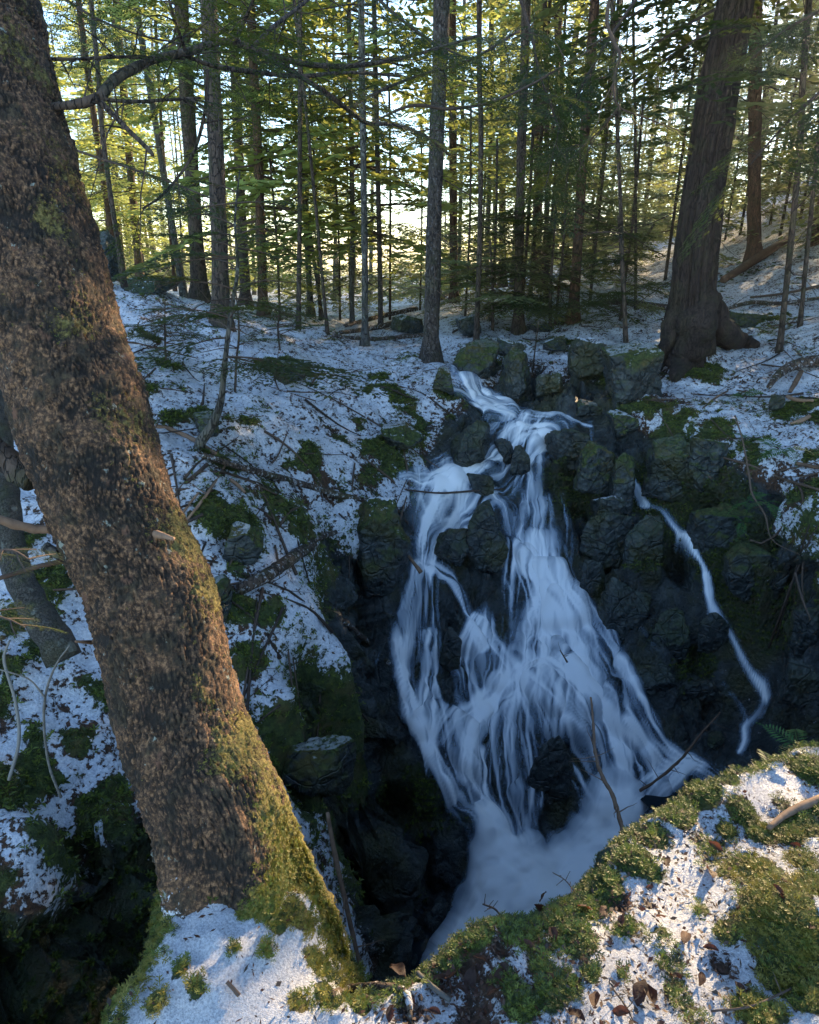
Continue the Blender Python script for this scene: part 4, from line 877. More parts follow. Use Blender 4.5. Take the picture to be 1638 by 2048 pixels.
# --- the wood behind: individual trees
GRP = 'slender trees of the wood behind the falls'
rf = np.random.default_rng(21); n_bg = 0; tries = 0; bg_pts = []
while n_bg < 84 and tries < 6000:
    tries += 1
    yy = 9 + 46 * rf.random() ** .8; xx = rf.uniform(-.85, .95) * yy; 
    if (xx < -1 and yy < 13) or (xx > 2 and yy < 16 and rf.random() < .75): continue
    u_, v_, t_ = proj(np.array([xx, yy, -.8]))
    if 560 < u_ < 860 and yy < 24: continue
    if 560 < u_ < 860 and rf.random() < .45: continue
    if min([math.hypot(xx - a, yy - c_) for a, c_ in occupied + bg_pts] + [9]) < (.9 if yy < 20 else 1.3): continue
    sv = SUNV[:2] / np.linalg.norm(SUNV[:2]); rel = np.array([xx, yy]) - SUN_T[:, :2]
    if (np.abs(rel[:, 0] * sv[1] - rel[:, 1] * sv[0]) < .3).any(): continue
    bg_pts.append((xx, yy)); n_bg += 1; zz = gz(xx, yy)
    bark = ['bark_dark', 'bark_red', 'bark_grey', 'bark_dark'][rf.integers(4)]
    where = 'left of the bright gap' if u_ < 600 else 'inside the bright gap' if u_ < 860 else 'between the streamside tree and the big hemlock' if u_ < 1380 else 'beyond the big hemlock'
    lb_ = {'bark_dark': 'dark', 'bark_red': 'reddish', 'bark_grey': 'greyish'}[bark] + ' slender trunk deep in the wood ' + where
    root = empty('spruce_tree', (xx, yy, zz), lb_, 'tree', lb_.replace('trunk', 'trunks'))
    ln = rf.normal(0, .035, 2); H = rf.uniform(12, 16); rad_ = rf.choice([.05, .07, .09, .12, .15])
    path = [[0, 0, 0], [ln[0] * H * .4, ln[1] * H * .4, H * .4], [ln[0] * H + .1 * rf.normal(), ln[1] * H, H]]
    mb, P, rr = trunk_mesh('trunk', path, rad_, bark, 8, 14, .08, n_bg, 1.4); mb.build('trunk', [M[bark]], parent=root)
    mt = MB(); bare_twigs(mt, P, rr, 10, rf, .8, 5, .9)
    mt.build('dead_twigs', [M['twig']], parent=root)
    if not (560 < u_ < 860 and yy < 30):
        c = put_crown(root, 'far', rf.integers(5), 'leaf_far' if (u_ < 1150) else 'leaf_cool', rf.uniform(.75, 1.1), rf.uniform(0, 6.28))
# the wood goes on to the right of the picture and shades the slope
for k in range(26):
    for _ in range(60):
        yy = rf.uniform(3.5, 26); xx = rf.uniform(.66 * yy + 2.2, .66 * yy + 16)
        sv = SUNV[:2] / np.linalg.norm(SUNV[:2]); rel = np.array([xx, yy]) - SUN_T[:, :2]
        if (np.abs(rel[:, 0] * sv[1] - rel[:, 1] * sv[0]) < .3).any(): continue
        if min([math.hypot(xx - a, yy - c_) for a, c_ in bg_pts]) > 1.6: break
    bg_pts.append((xx, yy)); root = empty('spruce_tree', (xx, yy, gz(xx, yy)), 'conifer outside the right edge of the view shading the slope', 'tree', 'conifers outside the right edge of the view')
    mb, P, rr = trunk_mesh('trunk', [[0, 0, 0], [.1, 0, 6], [0, .1, 14]], .13, 'bark_dark', 8, 10, .08, k, 1.4); mb.build('trunk', [M['bark_dark']], parent=root); put_crown(root, 'far', 3 if k % 2 else 1, 'leaf_cool', rf.uniform(.7, 1.0), rf.uniform(0, 6))
# the far wood that closes the view, too many and too far to tell apart
mb = MB(); rw = np.random.default_rng(66)
for k in range(95):
    yy = rw.uniform(58, 88); xx = rw.uniform(-1.0, 1.0) * yy; u_ = 819 + F_PX * xx / (yy * CP)
    if 600 < u_ < 840 and rw.random() < .6: continue
    zz = gz(xx, yy); H = rw.uniform(9, 17); B, bs = CROWNS[rw.integers(5)]; B = B[rw.random(len(B)) < .13]; s_ = H / 15; c_ = B.mean(1, keepdims=True); B = (c_ + (B - c_) * 2.6) * s_ * [1.1, 1.1, 1]
    B = B + [xx, yy, zz - 2.5]; B = B[~lit_cull(B.mean(1))]; blades_mesh(mb, B, 0); mb.add(*tube([[xx, yy, zz], [xx, yy, zz + H]], [.16, .05], 5, False), 1)
for k in range(520):
    yy = rw.uniform(30, 80); xx = rw.uniform(-1.0, 1.0) * yy; zz = gz(xx, yy); B = CROWNS[rw.integers(5)][0]; B = B[rw.random(len(B)) < .022]; c_ = B.mean(1, keepdims=True); B = (c_ * [.8, .8, .16] + (B - c_) * 2.2); B = B + [xx, yy, zz - .3]; B = B[~lit_cull(B.mean(1))]; blades_mesh(mb, B, 2)
tag(mb.build('far_wood', [M['leaf_far'], M['bark_dark'], M['leaf_cool']], smooth=False), 'hazy mass of distant conifers and undergrowth closing the view behind the tall trunks', 'wood', kind='stuff')
# young understory hemlocks
GY_ = 'young hemlocks under the big trees'
BANK_SHADE = [(6.6,8.4),(7.4,9.9),(8.0,8.8),(8.8,11.4),(7.0,10.9),(9.6,10.6),(10.2,13),(6.9,7.2),(8.6,13)]  # added towards the sun, past the right edge, to keep sun off the near bank
YP = [(1060,600,1.6,2),(960,590,1.4,2),(880,580,1.5,2),(820,570,1.6,2),(760,565,1.6,2),(700,570,1.5,2),(640,560,1.6,2),(580,560,1.5,2),(540,570,1.5,0),(1150,540,1.5,2),(1210,530,1.5,2),(1280,520,1.4,2),(840,620,1.1,0),(680,640,1.0,1),(1180,560,1.2,2),(250,540,1.6,2),(180,540,1.8,2),(1350,500,1.5,2),(1480,470,1.4,2),(1540,450,1.4,2),(1630,450,1.6,2),(1040,660,1.0,0),(980,640,.9,1),(1110,650,.8,1),(1240,640,.8,0),(1180,600,1.0,2),(1090,600,1.1,2),(930,640,.8,0),(780,640,1.1,2),(640,640,1.0,0),(560,640,.9,1),(860,610,1.1,0),(700,620,1.2,2),(1330,560,1.3,2),(1250,540,1.2,0),(500,600,1.1,2),(340,560,1.2,0),(300,560,1.4,2),(270,550,1.4,2),(800,590,1.3,2),(620,590,1.4,2),(1450,480,1.2,2),(1560,470,1.3,2),(1000,560,1.2,2),(740,590,1.5,0),(900,560,1.5,2),(1600,440,1.4,0),(460,590,1.3,0),(220,500,1.5,2)]
for k, (u, v, s_, kk) in enumerate(YP):
    b = ghit(u, v, 25); t = b[1] * CP - b[2] * SP
    where = 'left of the bright gap' if u < 600 else 'inside the bright gap' if u < 860 else 'between the streamside tree and the big hemlock' if u < 1380 else 'beyond the big hemlock'
    lb_ = ('tall' if kk == 2 else 'low') + ' bushy young hemlock growing in shade ' + where
    root = empty('young_hemlock', b, lb_, 'young tree', lb_.replace('hemlock', 'hemlocks'))
    H = [3.4, 2.6, 5.0][kk] * s_
    mb, P, rr = trunk_mesh('trunk', [[0, 0, 0], [.03, 0, H * .5], [0, .02, H]], .022 * s_, 'bark_dark', 6, 8, .05, k, 1.2); mb.build('trunk', [M['bark_dark']], parent=root)
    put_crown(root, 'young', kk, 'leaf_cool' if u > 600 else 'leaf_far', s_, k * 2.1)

for k, (xx, yy) in enumerate(BANK_SHADE):
    sv = SUNV[:2] / np.linalg.norm(SUNV[:2]); rel = np.array([xx, yy]) - SUN_T[:, :2]; off = rel[:, 0] * sv[1] - rel[:, 1] * sv[0]; j_ = np.abs(off).argmin()
    if abs(off[j_]) < .2: xx += .35 * (1 if off[j_] > 0 else -1)
    root = empty('young_hemlock', (xx, yy, gz(xx, yy)), 'bushy young hemlock added past the right edge to shade the near bank', 'young tree', 'bushy young hemlocks added past the right edge to shade the near bank')
    mb, P, rr = trunk_mesh('trunk', [[0, 0, 0], [.03, 0, 4], [0, .02, 8]], .045, 'bark_dark', 6, 8, .05, k, 1.2); mb.build('trunk', [M['bark_dark']], parent=root)
    put_crown(root, 'young', 2, 'leaf_cool', 1.6, k * 2.1)
# ------------------------------------------------------------------ the leaning spruce in the foreground
TRK = [(522,1970,335,1.70),(500,1860,305,1.72),(465,1760,292,1.73),(425,1600,272,1.73),(385,1500,268,1.75),(352,1400,260,1.77),(302,1200,258,1.80),(262,1100,256,1.81),(220,1000,264,1.82),(188,900,266,1.83),(155,800,272,1.84),(122,700,270,1.85),(95,600,272,1.86),(67,500,270,1.87),(40,400,268,1.88),(16,300,264,1.89),(-8,200,260,1.90),(-30,100,256,1.91),(-52,0,252,1.92),(-140,-400,240,2.0),(-260,-1000,225,2.1)]
tb_ = at(500, 1900, 1.63)
lean = empty('leaning_spruce_tree', tb_, 'thick leaning spruce in the left foreground, bark sunlit gold along its right edge', 'tree')
A_ = np.array([[*(at(u, v, t)), w * .90 * .5 * t / F_PX] for u, v, w, t in TRK])
NP = 620; S_ = spline(A_, NP)
# denser rings where the picture shows the trunk
Tn = np.gradient(S_[:, :3], axis=0); Tn /= np.linalg.norm(Tn, axis=1)[:, None]
Xr = np.cross(Tn, [0, 1., 0]); Xr /= np.linalg.norm(Xr, axis=1)[:, None]; Yr = np.cross(Tn, Xr)
NS = 250; th = np.concatenate([np.linspace(-.25, math.pi + .25, 190, endpoint=False), np.linspace(math.pi + .25, 2 * math.pi - .25, 60, endpoint=False)])
# Xr points to picture-left or right; make the dense half face the camera
cs = Xr.mean(0); fy = Yr.mean(0)
sgn = 1 if fy[1] < 0 else -1
ring = Xr[:, None] * np.cos(th)[None, :, None] + sgn * Yr[:, None] * np.sin(th)[None, :, None]
arc = np.concatenate([[0], np.cumsum(np.linalg.norm(np.diff(S_[:, :3], axis=0), axis=1))])
rad_ = np.repeat(S_[:, 3], NS); ca = np.tile(np.cos(th), NP); sa = np.tile(np.sin(th), NP); ss = np.repeat(arc, NS)
Q3 = np.stack([ca * .165, sa * .165, ss], 1)
wp = np.stack([fbm(Q3 * 9, 3, 80), fbm(Q3 * 9, 3, 81), fbm(Q3 * 9, 3, 82)], 1) * .024 + np.stack([fbm(Q3 * 40, 2, 94), fbm(Q3 * 40, 2, 95), fbm(Q3 * 40, 2, 96)], 1) * .007
F1, F2, idn, vec = worley((Q3 + wp) / np.array([.012, .012, .021]), 83)
pl = sstep(.03, .20, F2 - F1 + .22 * fbm(Q3 * 14, 3, 93)); F1b, F2b, idb, vb = worley((Q3 + wp * .6) / np.array([.0085, .0085, .014]), 84)
disp = pl * .0055 + (idn[:, 0] - .5) * .0080 * pl + (idb[:, 0] - .5) * .0026 + sstep(.0, .2, F2b - F1b) * .0012 + fbm(Q3 * 5, 3, 85) * .010 + fbm(Q3 * 160, 2, 86) * .0012
low = sstep(.75, .0, ss)      # towards the foot
right = -ca if (Xr.mean(0)[0] < 0) else ca
mossm = np.clip(sstep(.45, .95, right + .35 * fbm(Q3 * 8, 3, 87)) * (.36 + .7 * low) + low * sstep(.1, 1.1, right + .8 * fbm(Q3 * 8, 3, 88)) * .75 + sstep(.42, .10, ss) * sstep(.1, -.7, right) * 1.0 + .30 * fbm(Q3 * 7, 4, 89), 0, 1)
disp = disp + mossm * (.003 + .004 * np.abs(fbm(Q3 * 60, 2, 90)))
flut = low ** 2 * .03 * np.cos(np.arctan2(sa, ca) * 5 + 1.0)
V = (np.repeat(S_[:, :3], NS, 0) + ring.reshape(-1, 3) * (rad_ + disp + flut)[:, None])
snowt = sstep(.42, .12, ss + .10 * fbm(Q3 * 7, 3, 91) + .30 * np.clip(right, -.3, 1)) * .9
i = np.arange(NP - 1)[:, None] * NS; j = np.arange(NS)[None]; j2 = (j + 1) % NS
FT = np.stack([i + j, i + j2, i + NS + j2, i + NS + j], -1).reshape(-1, 4)
def mat_fg_bark():
    n = NT('leaning_spruce_bark'); n.objco(); mo_, cr, sn = n.attr('mask')
    a = n.noise(60, 5, .7); b = n.noise(14, 4, .6); 
    c = n.ramp(n.noise(95, 4, .7), [(.34, (.020, .012, .008)), (.5, (.105, .058, .032)), (.66, (.38, .21, .105))])
    c = n.mix(n.map(b, .48, .62), c, n.ramp(a, [(.3, (.012, .009, .007)), (.55, (.06, .043, .024)), (.75, (.15, .11, .055))]))
    c = n.mix(n.map(n.noise(22, 4), .62, .70), c, (.17, .085, .05))
    c = n.mix(n.map(n.noise(19, 5, .7), .63, .68), c, (.30, .33, .28))
    c = n.mix(cr, n.mix(.95, c, (.010, .008, .006)), c)
    mf = n.map(n.math('ADD', mo_, n.math('MULTIPLY', n.math('SUBTRACT', n.noise(70, 4, .7), .5), 1.3)), .42, .62)
    c = n.mix(mf, c, n.ramp(n.noise(150, 3), [(.3, (.07, .055, .016)), (.5, (.18, .145, .04)), (.7, (.32, .25, .08))]))
    sf = n.map(n.math('ADD', sn, n.math('MULTIPLY', n.math('SUBTRACT', n.noise(60, 4, .7), .5), 1.4)), .5, .62)
    c = n.mix(sf, c, (.80, .83, .88))
    h = n.math('ADD', n.noise(220, 4, .7), n.math('ADD', a, mf))
    return n.done(n.pbr(c, .85, n.bump(h, 1.0, .006)))
M['fg_bark'] = mat_fg_bark()
me = mesh_from('trunk', V - tb_, [FT], [M['fg_bark']], None, True, col={'mask': np.stack([mossm, pl, snowt, np.ones(len(V))], 1)})
add_obj('trunk', me, lean)
TRUNK_BVH = BVHTree.FromPolygons(V.tolist(), FT.tolist())

# --- moss built frond by frond
def tufts(name, P, N, size, nf, rg, mats, midx, parent=None, label=None, cat=None, spread=1.0, seg=2, wid=.22, nrmup=.5):
    n_ = len(P); nfv = nf; a = rg.uniform(0, 6.28, (n_, 1)) + np.arange(nfv)[None] * (6.28 / nfv) + rg.normal(0, .3, (n_, nfv))
    up = N * (1 - nrmup) + np.array([0, 0, 1]) * nrmup + rg.normal(0, .15, (n_, 3)); up /= np.linalg.norm(up, axis=1)[:, None]
    s = np.cross(up, [0.3, 1, .1]); s /= np.linalg.norm(s, axis=1)[:, None]; f = np.cross(up, s)
    out = s[:, None] * np.cos(a)[..., None] + f[:, None] * np.sin(a)[..., None]
    el = rg.uniform(.15, 1.1, (n_, nfv, 1)); d = out * np.cos(el) * spread + up[:, None] * np.sin(el); d /= np.linalg.norm(d, axis=2)[..., None]
    L = (size * rg.uniform(.5, 1.25, (n_, nfv)))[..., None] if np.ndim(size) == 0 else (size[:, None] * rg.uniform(.5, 1.25, (n_, nfv)))[..., None]
    w = np.cross(d, up[:, None]); w /= np.linalg.norm(w, axis=2)[..., None] + 1e-9; w = w * L * wid * .5
    p0 = P[:, None] + 0 * d; m_ = p0 + d * L * .5 + up[:, None] * L * .05; tip = p0 + d * L - up[:, None] * L * .18
    if seg == 1: Vv = np.stack([p0, m_ + w, tip, m_ - w], 2).reshape(-1, 3); k = n_ * nfv; Fq = np.arange(k * 4).reshape(-1, 4); mi = np.repeat(midx, nfv)
    else:
        # a feathered frond: central blade and two side pairs
        e = []; sw = np.cross(d, up[:, None]); sw /= np.linalg.norm(sw, axis=2)[..., None] + 1e-9
        e.append(np.stack([p0, m_ + w * .5, tip, m_ - w * .5], 2))
        for fr, ll in ((.35, .42), (.65, .30)):
            q_ = p0 + (tip - p0) * fr + up[:, None] * L * .06
            for sg_ in (-1, 1):
                dd_ = (d * .6 + sw * sg_ * .8) * L * ll; ww = np.cross(dd_, up[:, None]); ww = ww / (np.linalg.norm(ww, axis=2)[..., None] + 1e-9) * L * .055
                e.append(np.stack([q_, q_ + dd_ * .5 + ww, q_ + dd_, q_ + dd_ * .5 - ww], 2))
        Vv = np.stack(e, 2).reshape(-1, 3); k = n_ * nfv * 5; Fq = np.arange(k * 4).reshape(-1, 4); mi = np.repeat(midx, nfv * 5)
    me = mesh_from(name, Vv - (np.array(parent.location) if parent is not None else 0), [Fq], mats, [mi], False)
    o = add_obj(name, me, parent); return tag(o, label, cat, kind='stuff')
rm_ = np.random.default_rng(91)
# on the bank
cand = np.where((db < .10) & (PB[:, 2] > -2.2))[0]
pr = np.clip((bm2[cand] - .32) * 1.8, 0, 1) ** 1.1; pr *= 1 + 1.2 * sstep(.3, 1, vnoise(q3[cand] * 30, 95)); 
area = 1.0; ids = rm_.choice(cand, 16000, p=pr / pr.sum()); Pj = PB[ids] + rm_.normal(0, .004, (16000, 3)) * [1, 1, .2]
sz = .018 * (.6 + 1.0 * rm_.random(16000) ** 2); nb_ = np.tile([0, -.2, 1.], (16000, 1))
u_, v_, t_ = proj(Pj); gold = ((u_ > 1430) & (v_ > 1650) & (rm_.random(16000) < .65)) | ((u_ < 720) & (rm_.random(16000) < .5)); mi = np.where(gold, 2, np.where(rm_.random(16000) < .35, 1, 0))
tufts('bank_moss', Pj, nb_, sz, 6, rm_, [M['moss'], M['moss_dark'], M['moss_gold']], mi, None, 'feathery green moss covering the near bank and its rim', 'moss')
# on the leaning trunk
vn = ring.reshape(-1, 3); pt_ = mossm ** 3 * (.25 + low) * (sa > -.3) * (ss < 2.6); pt_ = np.where(snowt > .6, pt_ * .12, pt_)
ids = rm_.choice(len(V), 7500, p=pt_ / pt_.sum()); lz = low[ids]
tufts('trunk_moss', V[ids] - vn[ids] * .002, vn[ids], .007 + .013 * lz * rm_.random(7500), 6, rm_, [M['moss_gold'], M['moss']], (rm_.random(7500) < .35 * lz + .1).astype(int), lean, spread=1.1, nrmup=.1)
# over the snowy slopes
tn_ = TN; up_ = (TROCK < .5) & (np.sqrt(TP[:, 0] ** 2 + TP[:, 1] ** 2) < 14)
def vis(P, m=40):
    u_, v_, t_ = proj(P); return (u_ > -m) & (u_ < 1638 + m) & (v_ > -m) & (v_ < 2048 + m) & (t_ > 0)
up_ &= vis(TP); cand = np.where(up_)[0]
cell_a = np.gradient(GX)[None, :] * np.gradient(GY)[:, None]; cell_a = cell_a.ravel()
pr = np.clip(TMO[cand] - .25, 0, 1) ** 1.3 * cell_a[cand]; ids = rm_.choice(cand, 30000, p=pr / pr.sum())
P_ = TP[ids] + rm_.normal(0, .01, (30000, 3)) * [1, 1, .2]
tufts('slope_moss', P_, TN[ids], .024 * (.5 + .9 * rm_.random(30000)), 5, rm_, [M['moss_dark'], M['moss'], M['leaf_near']], (rm_.random(30000) * 2.1).astype(int), None, 'dark green moss and club moss poking through the snowy slopes', 'moss', seg=1, wid=.3)
# rock moss
rr_ = (TROCK > .5) & vis(TP); cand = np.where(rr_)[0]; pr = np.clip(mo_out[cand] - .3, 0, 1) * cell_a[cand]; ids = rm_.choice(cand, 9000, p=pr / pr.sum())
tufts('cliff_moss', TP[ids], TN[ids], .022, 6, rm_, [M['moss_dark'], M['moss']], (rm_.random(9000) < .3).astype(int), None, 'short dull moss on the dark wet cliff right of the falls', 'moss', seg=1, wid=.3)

# --- litter: bits of leaf and twig on the snow, too many to count
def litter(name, P, size, rg, label):
    n_ = len(P); a = rg.uniform(0, 6.28, n_); l = size * rg.uniform(.4, 1.3, n_); w = l * rg.uniform(.12, .6, n_)
    d = np.stack([np.cos(a), np.sin(a), rg.normal(0, .25, n_)], 1) * l[:, None] * .5; s = np.stack([-np.sin(a), np.cos(a), rg.normal(0, .4, n_)], 1) * w[:, None] * .5
    P = P + [0, 0, .006]; Vv = np.stack([P - d, P + s, P + d, P - s], 1).reshape(-1, 3)
    return tag(add_obj(name, mesh_from(name, Vv, [np.arange(n_ * 4).reshape(-1, 4)], [M['leaf_brown'], M['twig']], [(rg.random(n_) < .4).astype(int)], False)), label, 'leaf litter', kind='stuff')
cand = np.where((db < .02))[0]; u_, v_, t_ = proj(PB[cand]); w_ = np.where((u_ > 690) & (u_ < 1500), 1., .22) + bl[cand] * 5; ids = rm_.choice(cand, 5200, p=w_ / w_.sum())
litter('bank_litter', PB[ids] + rm_.normal(0, .005, (5200, 3)) * [1, 1, 0], .015, rm_, 'small brown leaf scraps and twig bits strewn on the near bank snow')
cand = np.where(up_ & (TP[:, 1] < 12))[0]; w_ = (.5 + TLI[cand] * 6 + .7 * (TP[cand, 0] > .8)) * cell_a[cand]; ids = rm_.choice(cand, 26000, p=w_ / w_.sum())
litter('slope_litter', TP[ids], .026, rm_, 'brown leaf scraps and twig bits strewn over the snowy slopes')

# --- single fallen leaves on the bank
def leaf_mesh(k):
    rg = np.random.default_rng(700 + k); n_ = 7; x_ = np.linspace(0, 1, n_); w = np.sin(np.clip(x_, 0.02, .98) * math.pi) ** .8 * .27; c = rg.uniform(-.5, .5); f = rg.uniform(.2, .9)
    Vv = []
    for i_ in range(n_):
        for s in (-1, -.5, 0, .5, 1):
            Vv.append([x_[i_] - .5, s * w[i_], f * abs(s) * w[i_] + c * (x_[i_] - .5) ** 2 + .05 * math.sin(x_[i_] * 9 + s * 3 + k)])
    Vv = np.array(Vv); a = (np.arange(n_ - 1)[:, None] * 5 + np.arange(4)[None]).ravel()
    return mesh_from('leaf', Vv, [np.stack([a, a + 1, a + 6, a + 5], 1)], [M['leaf_brown']], None, True)
LM = [leaf_mesh(k) for k in range(6)]
LEAVES = [(795,1945,60),(905,1958,45),(940,1965,55),(1080,1830,50),(990,1990,45),(1085,1800,35),(1280,1990,65),(1300,2000,55),(880,1962,40),(960,1925,40),(1105,1875,40),(1000,1955,40),(1420,1750,50),(1430,1700,34),(1370,1880,44),(1420,1905,34),(1400,1965,36),(1480,1985,36),
 (1205,1830,40),(1240,1850,30),(1170,1820,36),(1330,1730,34),(1555,1790,34),(1570,1770,30),(1100,1960,30),(1190,2010,50),(1150,2035,50),(820,2010,30),(870,2030,30),(780,2035,36),(730,2005,26),(1590,1700,30),(1240,2030,44),(1320,1840,22),(1450,1735,26),(1010,1940,30),(925,1985,34),(1055,1895,26),(1170,1925,26),(1350,1960,30),(1620,1860,30)]
for k, (u, v, w) in enumerate(LEAVES):
    p = bhit(u, v); t = p[1] * CP - p[2] * SP; o = add_obj('fallen_leaf', LM[k % 6]); o.location = tuple(p + [0, 0, .012]); s = w * t / F_PX * .85; o.scale = (s, s, s)
    o.rotation_euler = (rm_.normal(0, .35), rm_.normal(0, .35) + (1.2 if k in (3, 5) else 0), rm_.uniform(0, 6.28)); tag(o, 'dry curled brown leaf lying on the near bank', 'leaf', 'dry brown leaves fallen on the near bank')
# ------------------------------------------------------------------ rocks
import bmesh
_bm = bmesh.new(); bmesh.ops.create_icosphere(_bm, subdivisions=5, radius=1.0); _bm.verts.ensure_lookup_table()
ICO_V = np.array([v.co[:] for v in _bm.verts]); ICO_F = np.array([[v.index for v in f.verts] for f in _bm.faces]); _bm.free()
def rock(label, u, v, w, h, snow=.0, moss=.5, seed=0, depth=1.0, sink=.25, name='boulder', bvh=None, tdef=None, cat='rock', planes=13, tilt=0, back=0, rough=.045):
    """(u, v) centre of the rock in the photo, w x h px its outline"""
    rg = np.random.default_rng(1000 + seed)
    g = hit(u, v + h * .42, bvh or GROUND_BVH, 6) if tdef is None else at(u, v + h * .42, tdef); t = g[1] * CP - g[2] * SP
    sx, sz = w * t / F_PX * .5, h * t / F_PX * .5; sy = sx * depth
    ax_ = np.concatenate([np.eye(3), -np.eye(3)]) + rg.normal(0, .28, (6, 3)); k_ = max(3, planes - 7); N_ = np.concatenate([ax_, rg.normal(0, 1, (k_, 3))]); N_ /= np.linalg.norm(N_, axis=1)[:, None]
    D_ = np.concatenate([rg.uniform(.66, .86, 6), rg.uniform(.84, 1.05, k_)]); D_ = np.where(planes > 19, .5 * D_ + .47, D_)
    dt = ICO_V @ N_.T; r = np.min(np.where(dt > .05, D_ / np.maximum(dt, .05), 9), axis=1); r = np.minimum(r, 1.35)
    V_ = ICO_V * r[:, None]; V_ = V_ / np.abs(V_).max(0)
    V_ = V_ * [sx, sy, sz]; s = min(sx, sz)
    V_ += ICO_V * (fbm(V_ / s * 1.3 + seed, 4, seed) * rough * 2 + facets(V_ / s * 2.2 + seed, seed + 5, 1.2) * rough * 1.2 + facets(V_ / s * 5 + seed, seed + 6, 1.2) * rough * .5)[:, None] * s
    c, sn_ = math.cos(tilt), math.sin(tilt); V_ = V_ @ np.array([[c, 0, -sn_], [0, 1, 0], [sn_, 0, c]])
    cen = g + np.array([0, sy * .35 + back, sz * (.85)]) ; base = cen - [0, 0, sz]
    me = mesh_from(name, V_ + [0, 0, sz], [ICO_F], [M['rock']], None, True, col={'mask': np.tile([snow, moss, 1, 1.], (len(V_), 1))})
    o = add_obj(name, me, None, base); return tag(o, label, cat)
ROCKS = [
 ('squat boulder with a bright moss top, dark underneath, beside the upper rapid', 958,720,105,78,.1,1.4,1,{}),
 ('tall upright slab of mossy rock at the right edge of the upper rapid', 1030,752,62,112,.1,.9,2,dict(depth=.8)),
 ('small blocky stone with a pale face behind the upright slab', 1020,700,70,44,.5,.6,3,{}),
 ('rounded grey boulder with a snow cap below the stony slope', 1172,722,74,92,.9,.35,4,dict(tilt=.2,planes=26)),
 ('small upright stone in a pair under the snow-capped boulder, left one', 1087,775,38,54,.2,.4,5,{}),
 ('small pointed stone in a pair under the snow-capped boulder, right one', 1112,770,32,50,.3,.4,6,{}),
 ('smooth dark wet boulder left of the stream where the falls begin', 940,893,92,100,0,.3,7,{}),
 ('small dark wedge stone splitting the top of the falls, left one', 1008,908,44,62,0,.1,8,{}),
 ('small dark wedge stone splitting the top of the falls, right one', 1038,925,38,74,0,.1,9,{}),
 ('dark wet stone between the two upper arms of the falls', 962,968,64,50,0,.2,10,{}),
 ('angular dark green stone standing in the left arm of the falls', 905,1092,76,96,0,.45,11,dict(planes=11)),
 ('tall angular slab between the left and the main arm of the falls', 968,1070,86,150,0,.4,12,dict(planes=10,tilt=-.15)),
 ('dark rounded crag right of where the main fall drops', 1140,905,104,112,0,.4,13,dict(depth=.7)),
 ('mossy crag topped with yellow-green moss right of the main fall', 1190,945,92,120,.05,1.3,14,dict(depth=.7,planes=12)),
 ('narrow mossy spike of rock beside the side trickle', 1243,965,56,130,.05,1.2,15,dict(depth=.8,planes=12)),
 ('tall mossy boulder crusted with pale frost on the left bank of the falls', 758,1085,125,215,1.3,1.2,16,dict(depth=.8,planes=20)),
 ('flat ledge stone carrying a small patch of snow in the cliff', 1222,1015,84,60,1.3,.4,17,dict(depth=.8,planes=12)),
 ('large mossy crag under the right bank edge', 1335,945,120,140,.05,.9,18,dict(depth=.6,planes=12)),
 ('blocky crag with a pale top corner below the right bank', 1405,930,84,110,.4,.9,19,dict(depth=.6,planes=12)),
 ('dark mossy rock face beside the lower side trickle', 1420,1270,60,110,0,.25,20,dict(depth=.4)),
 ('stone half hidden behind the thin split-foot tree', 935,652,62,54,.5,.5,22,{}),
 ('small mossy stone on the slope above the snow-capped boulder', 1112,690,56,40,.7,.8,23,{}),
 ('flat mossy stone on the slope left of the brown leaning tree', 1080,655,56,28,.5,1.0,24,{}),
 ('yellowish wet stone lying in the shallow pool', 1432,1482,40,24,0,.5,25,{}),
 ('mossy ledge of rock under the roots of the big hemlock', 1262,748,130,120,.4,1.0,26,dict(depth=.8,planes=14)),
 ('dark wet slab bulging between the lower streams of the falls', 1105,1580,112,220,0,.05,27,dict(depth=.3,planes=24,back=.16)),
 ('narrow dark rock between the two lower left streams', 905,1300,50,120,0,.1,28,dict(depth=.5)),
 ('mossy stone in the snow left of centre on the left bank', 575,745,72,48,.3,1.3,30,{}),
 ('dark mossy stone behind the foot of the curved sapling', 412,850,56,50,.2,1.0,31,{}),
 ('mossy block on the left bank beside the leaning trunk', 488,1090,84,90,.4,1.3,32,{}),
 ('big dark mossy boulder half hidden by the leaning trunk', 420,1210,90,110,.3,1.0,33,{}),
 ('mossy boulder under the snow edge at the head of the pool', 800,870,90,60,.5,1.2,34,{}),
 ('mossy boulder at the foot of the snow-flecked streamside tree', 888,765,46,60,.4,1.2,35,{}),
 ('mossy boulder above the crossed logs', 815,650,74,40,.7,1.1,36,{}),
 ('dark rounded boulder at the brink of the knoll, far left', 212,520,66,120,.1,.2,37,dict(planes=40)),
 ('low snowy mossy rock behind the far left boulder', 295,572,110,34,.8,.8,38,{}),
 ('mossy overhang of rock below the snowy left bank', 640,1530,150,170,.3,1.2,39,dict(depth=.5)),
 ('small dark stone under the mossy rim of the right bank', 1180,820,54,36,.2,.8,40,{}),
 ('wet stone on the brink between the pool and the cliff', 1245,850,60,60,.6,1.2,41,{}),
 ('small stone on the snow near the curled roots', 1555,805,40,34,.1,.3,42,{}),
 ('long mossy stone behind the right spreading root', 1490,640,90,36,.8,1.0,43,{}),
]
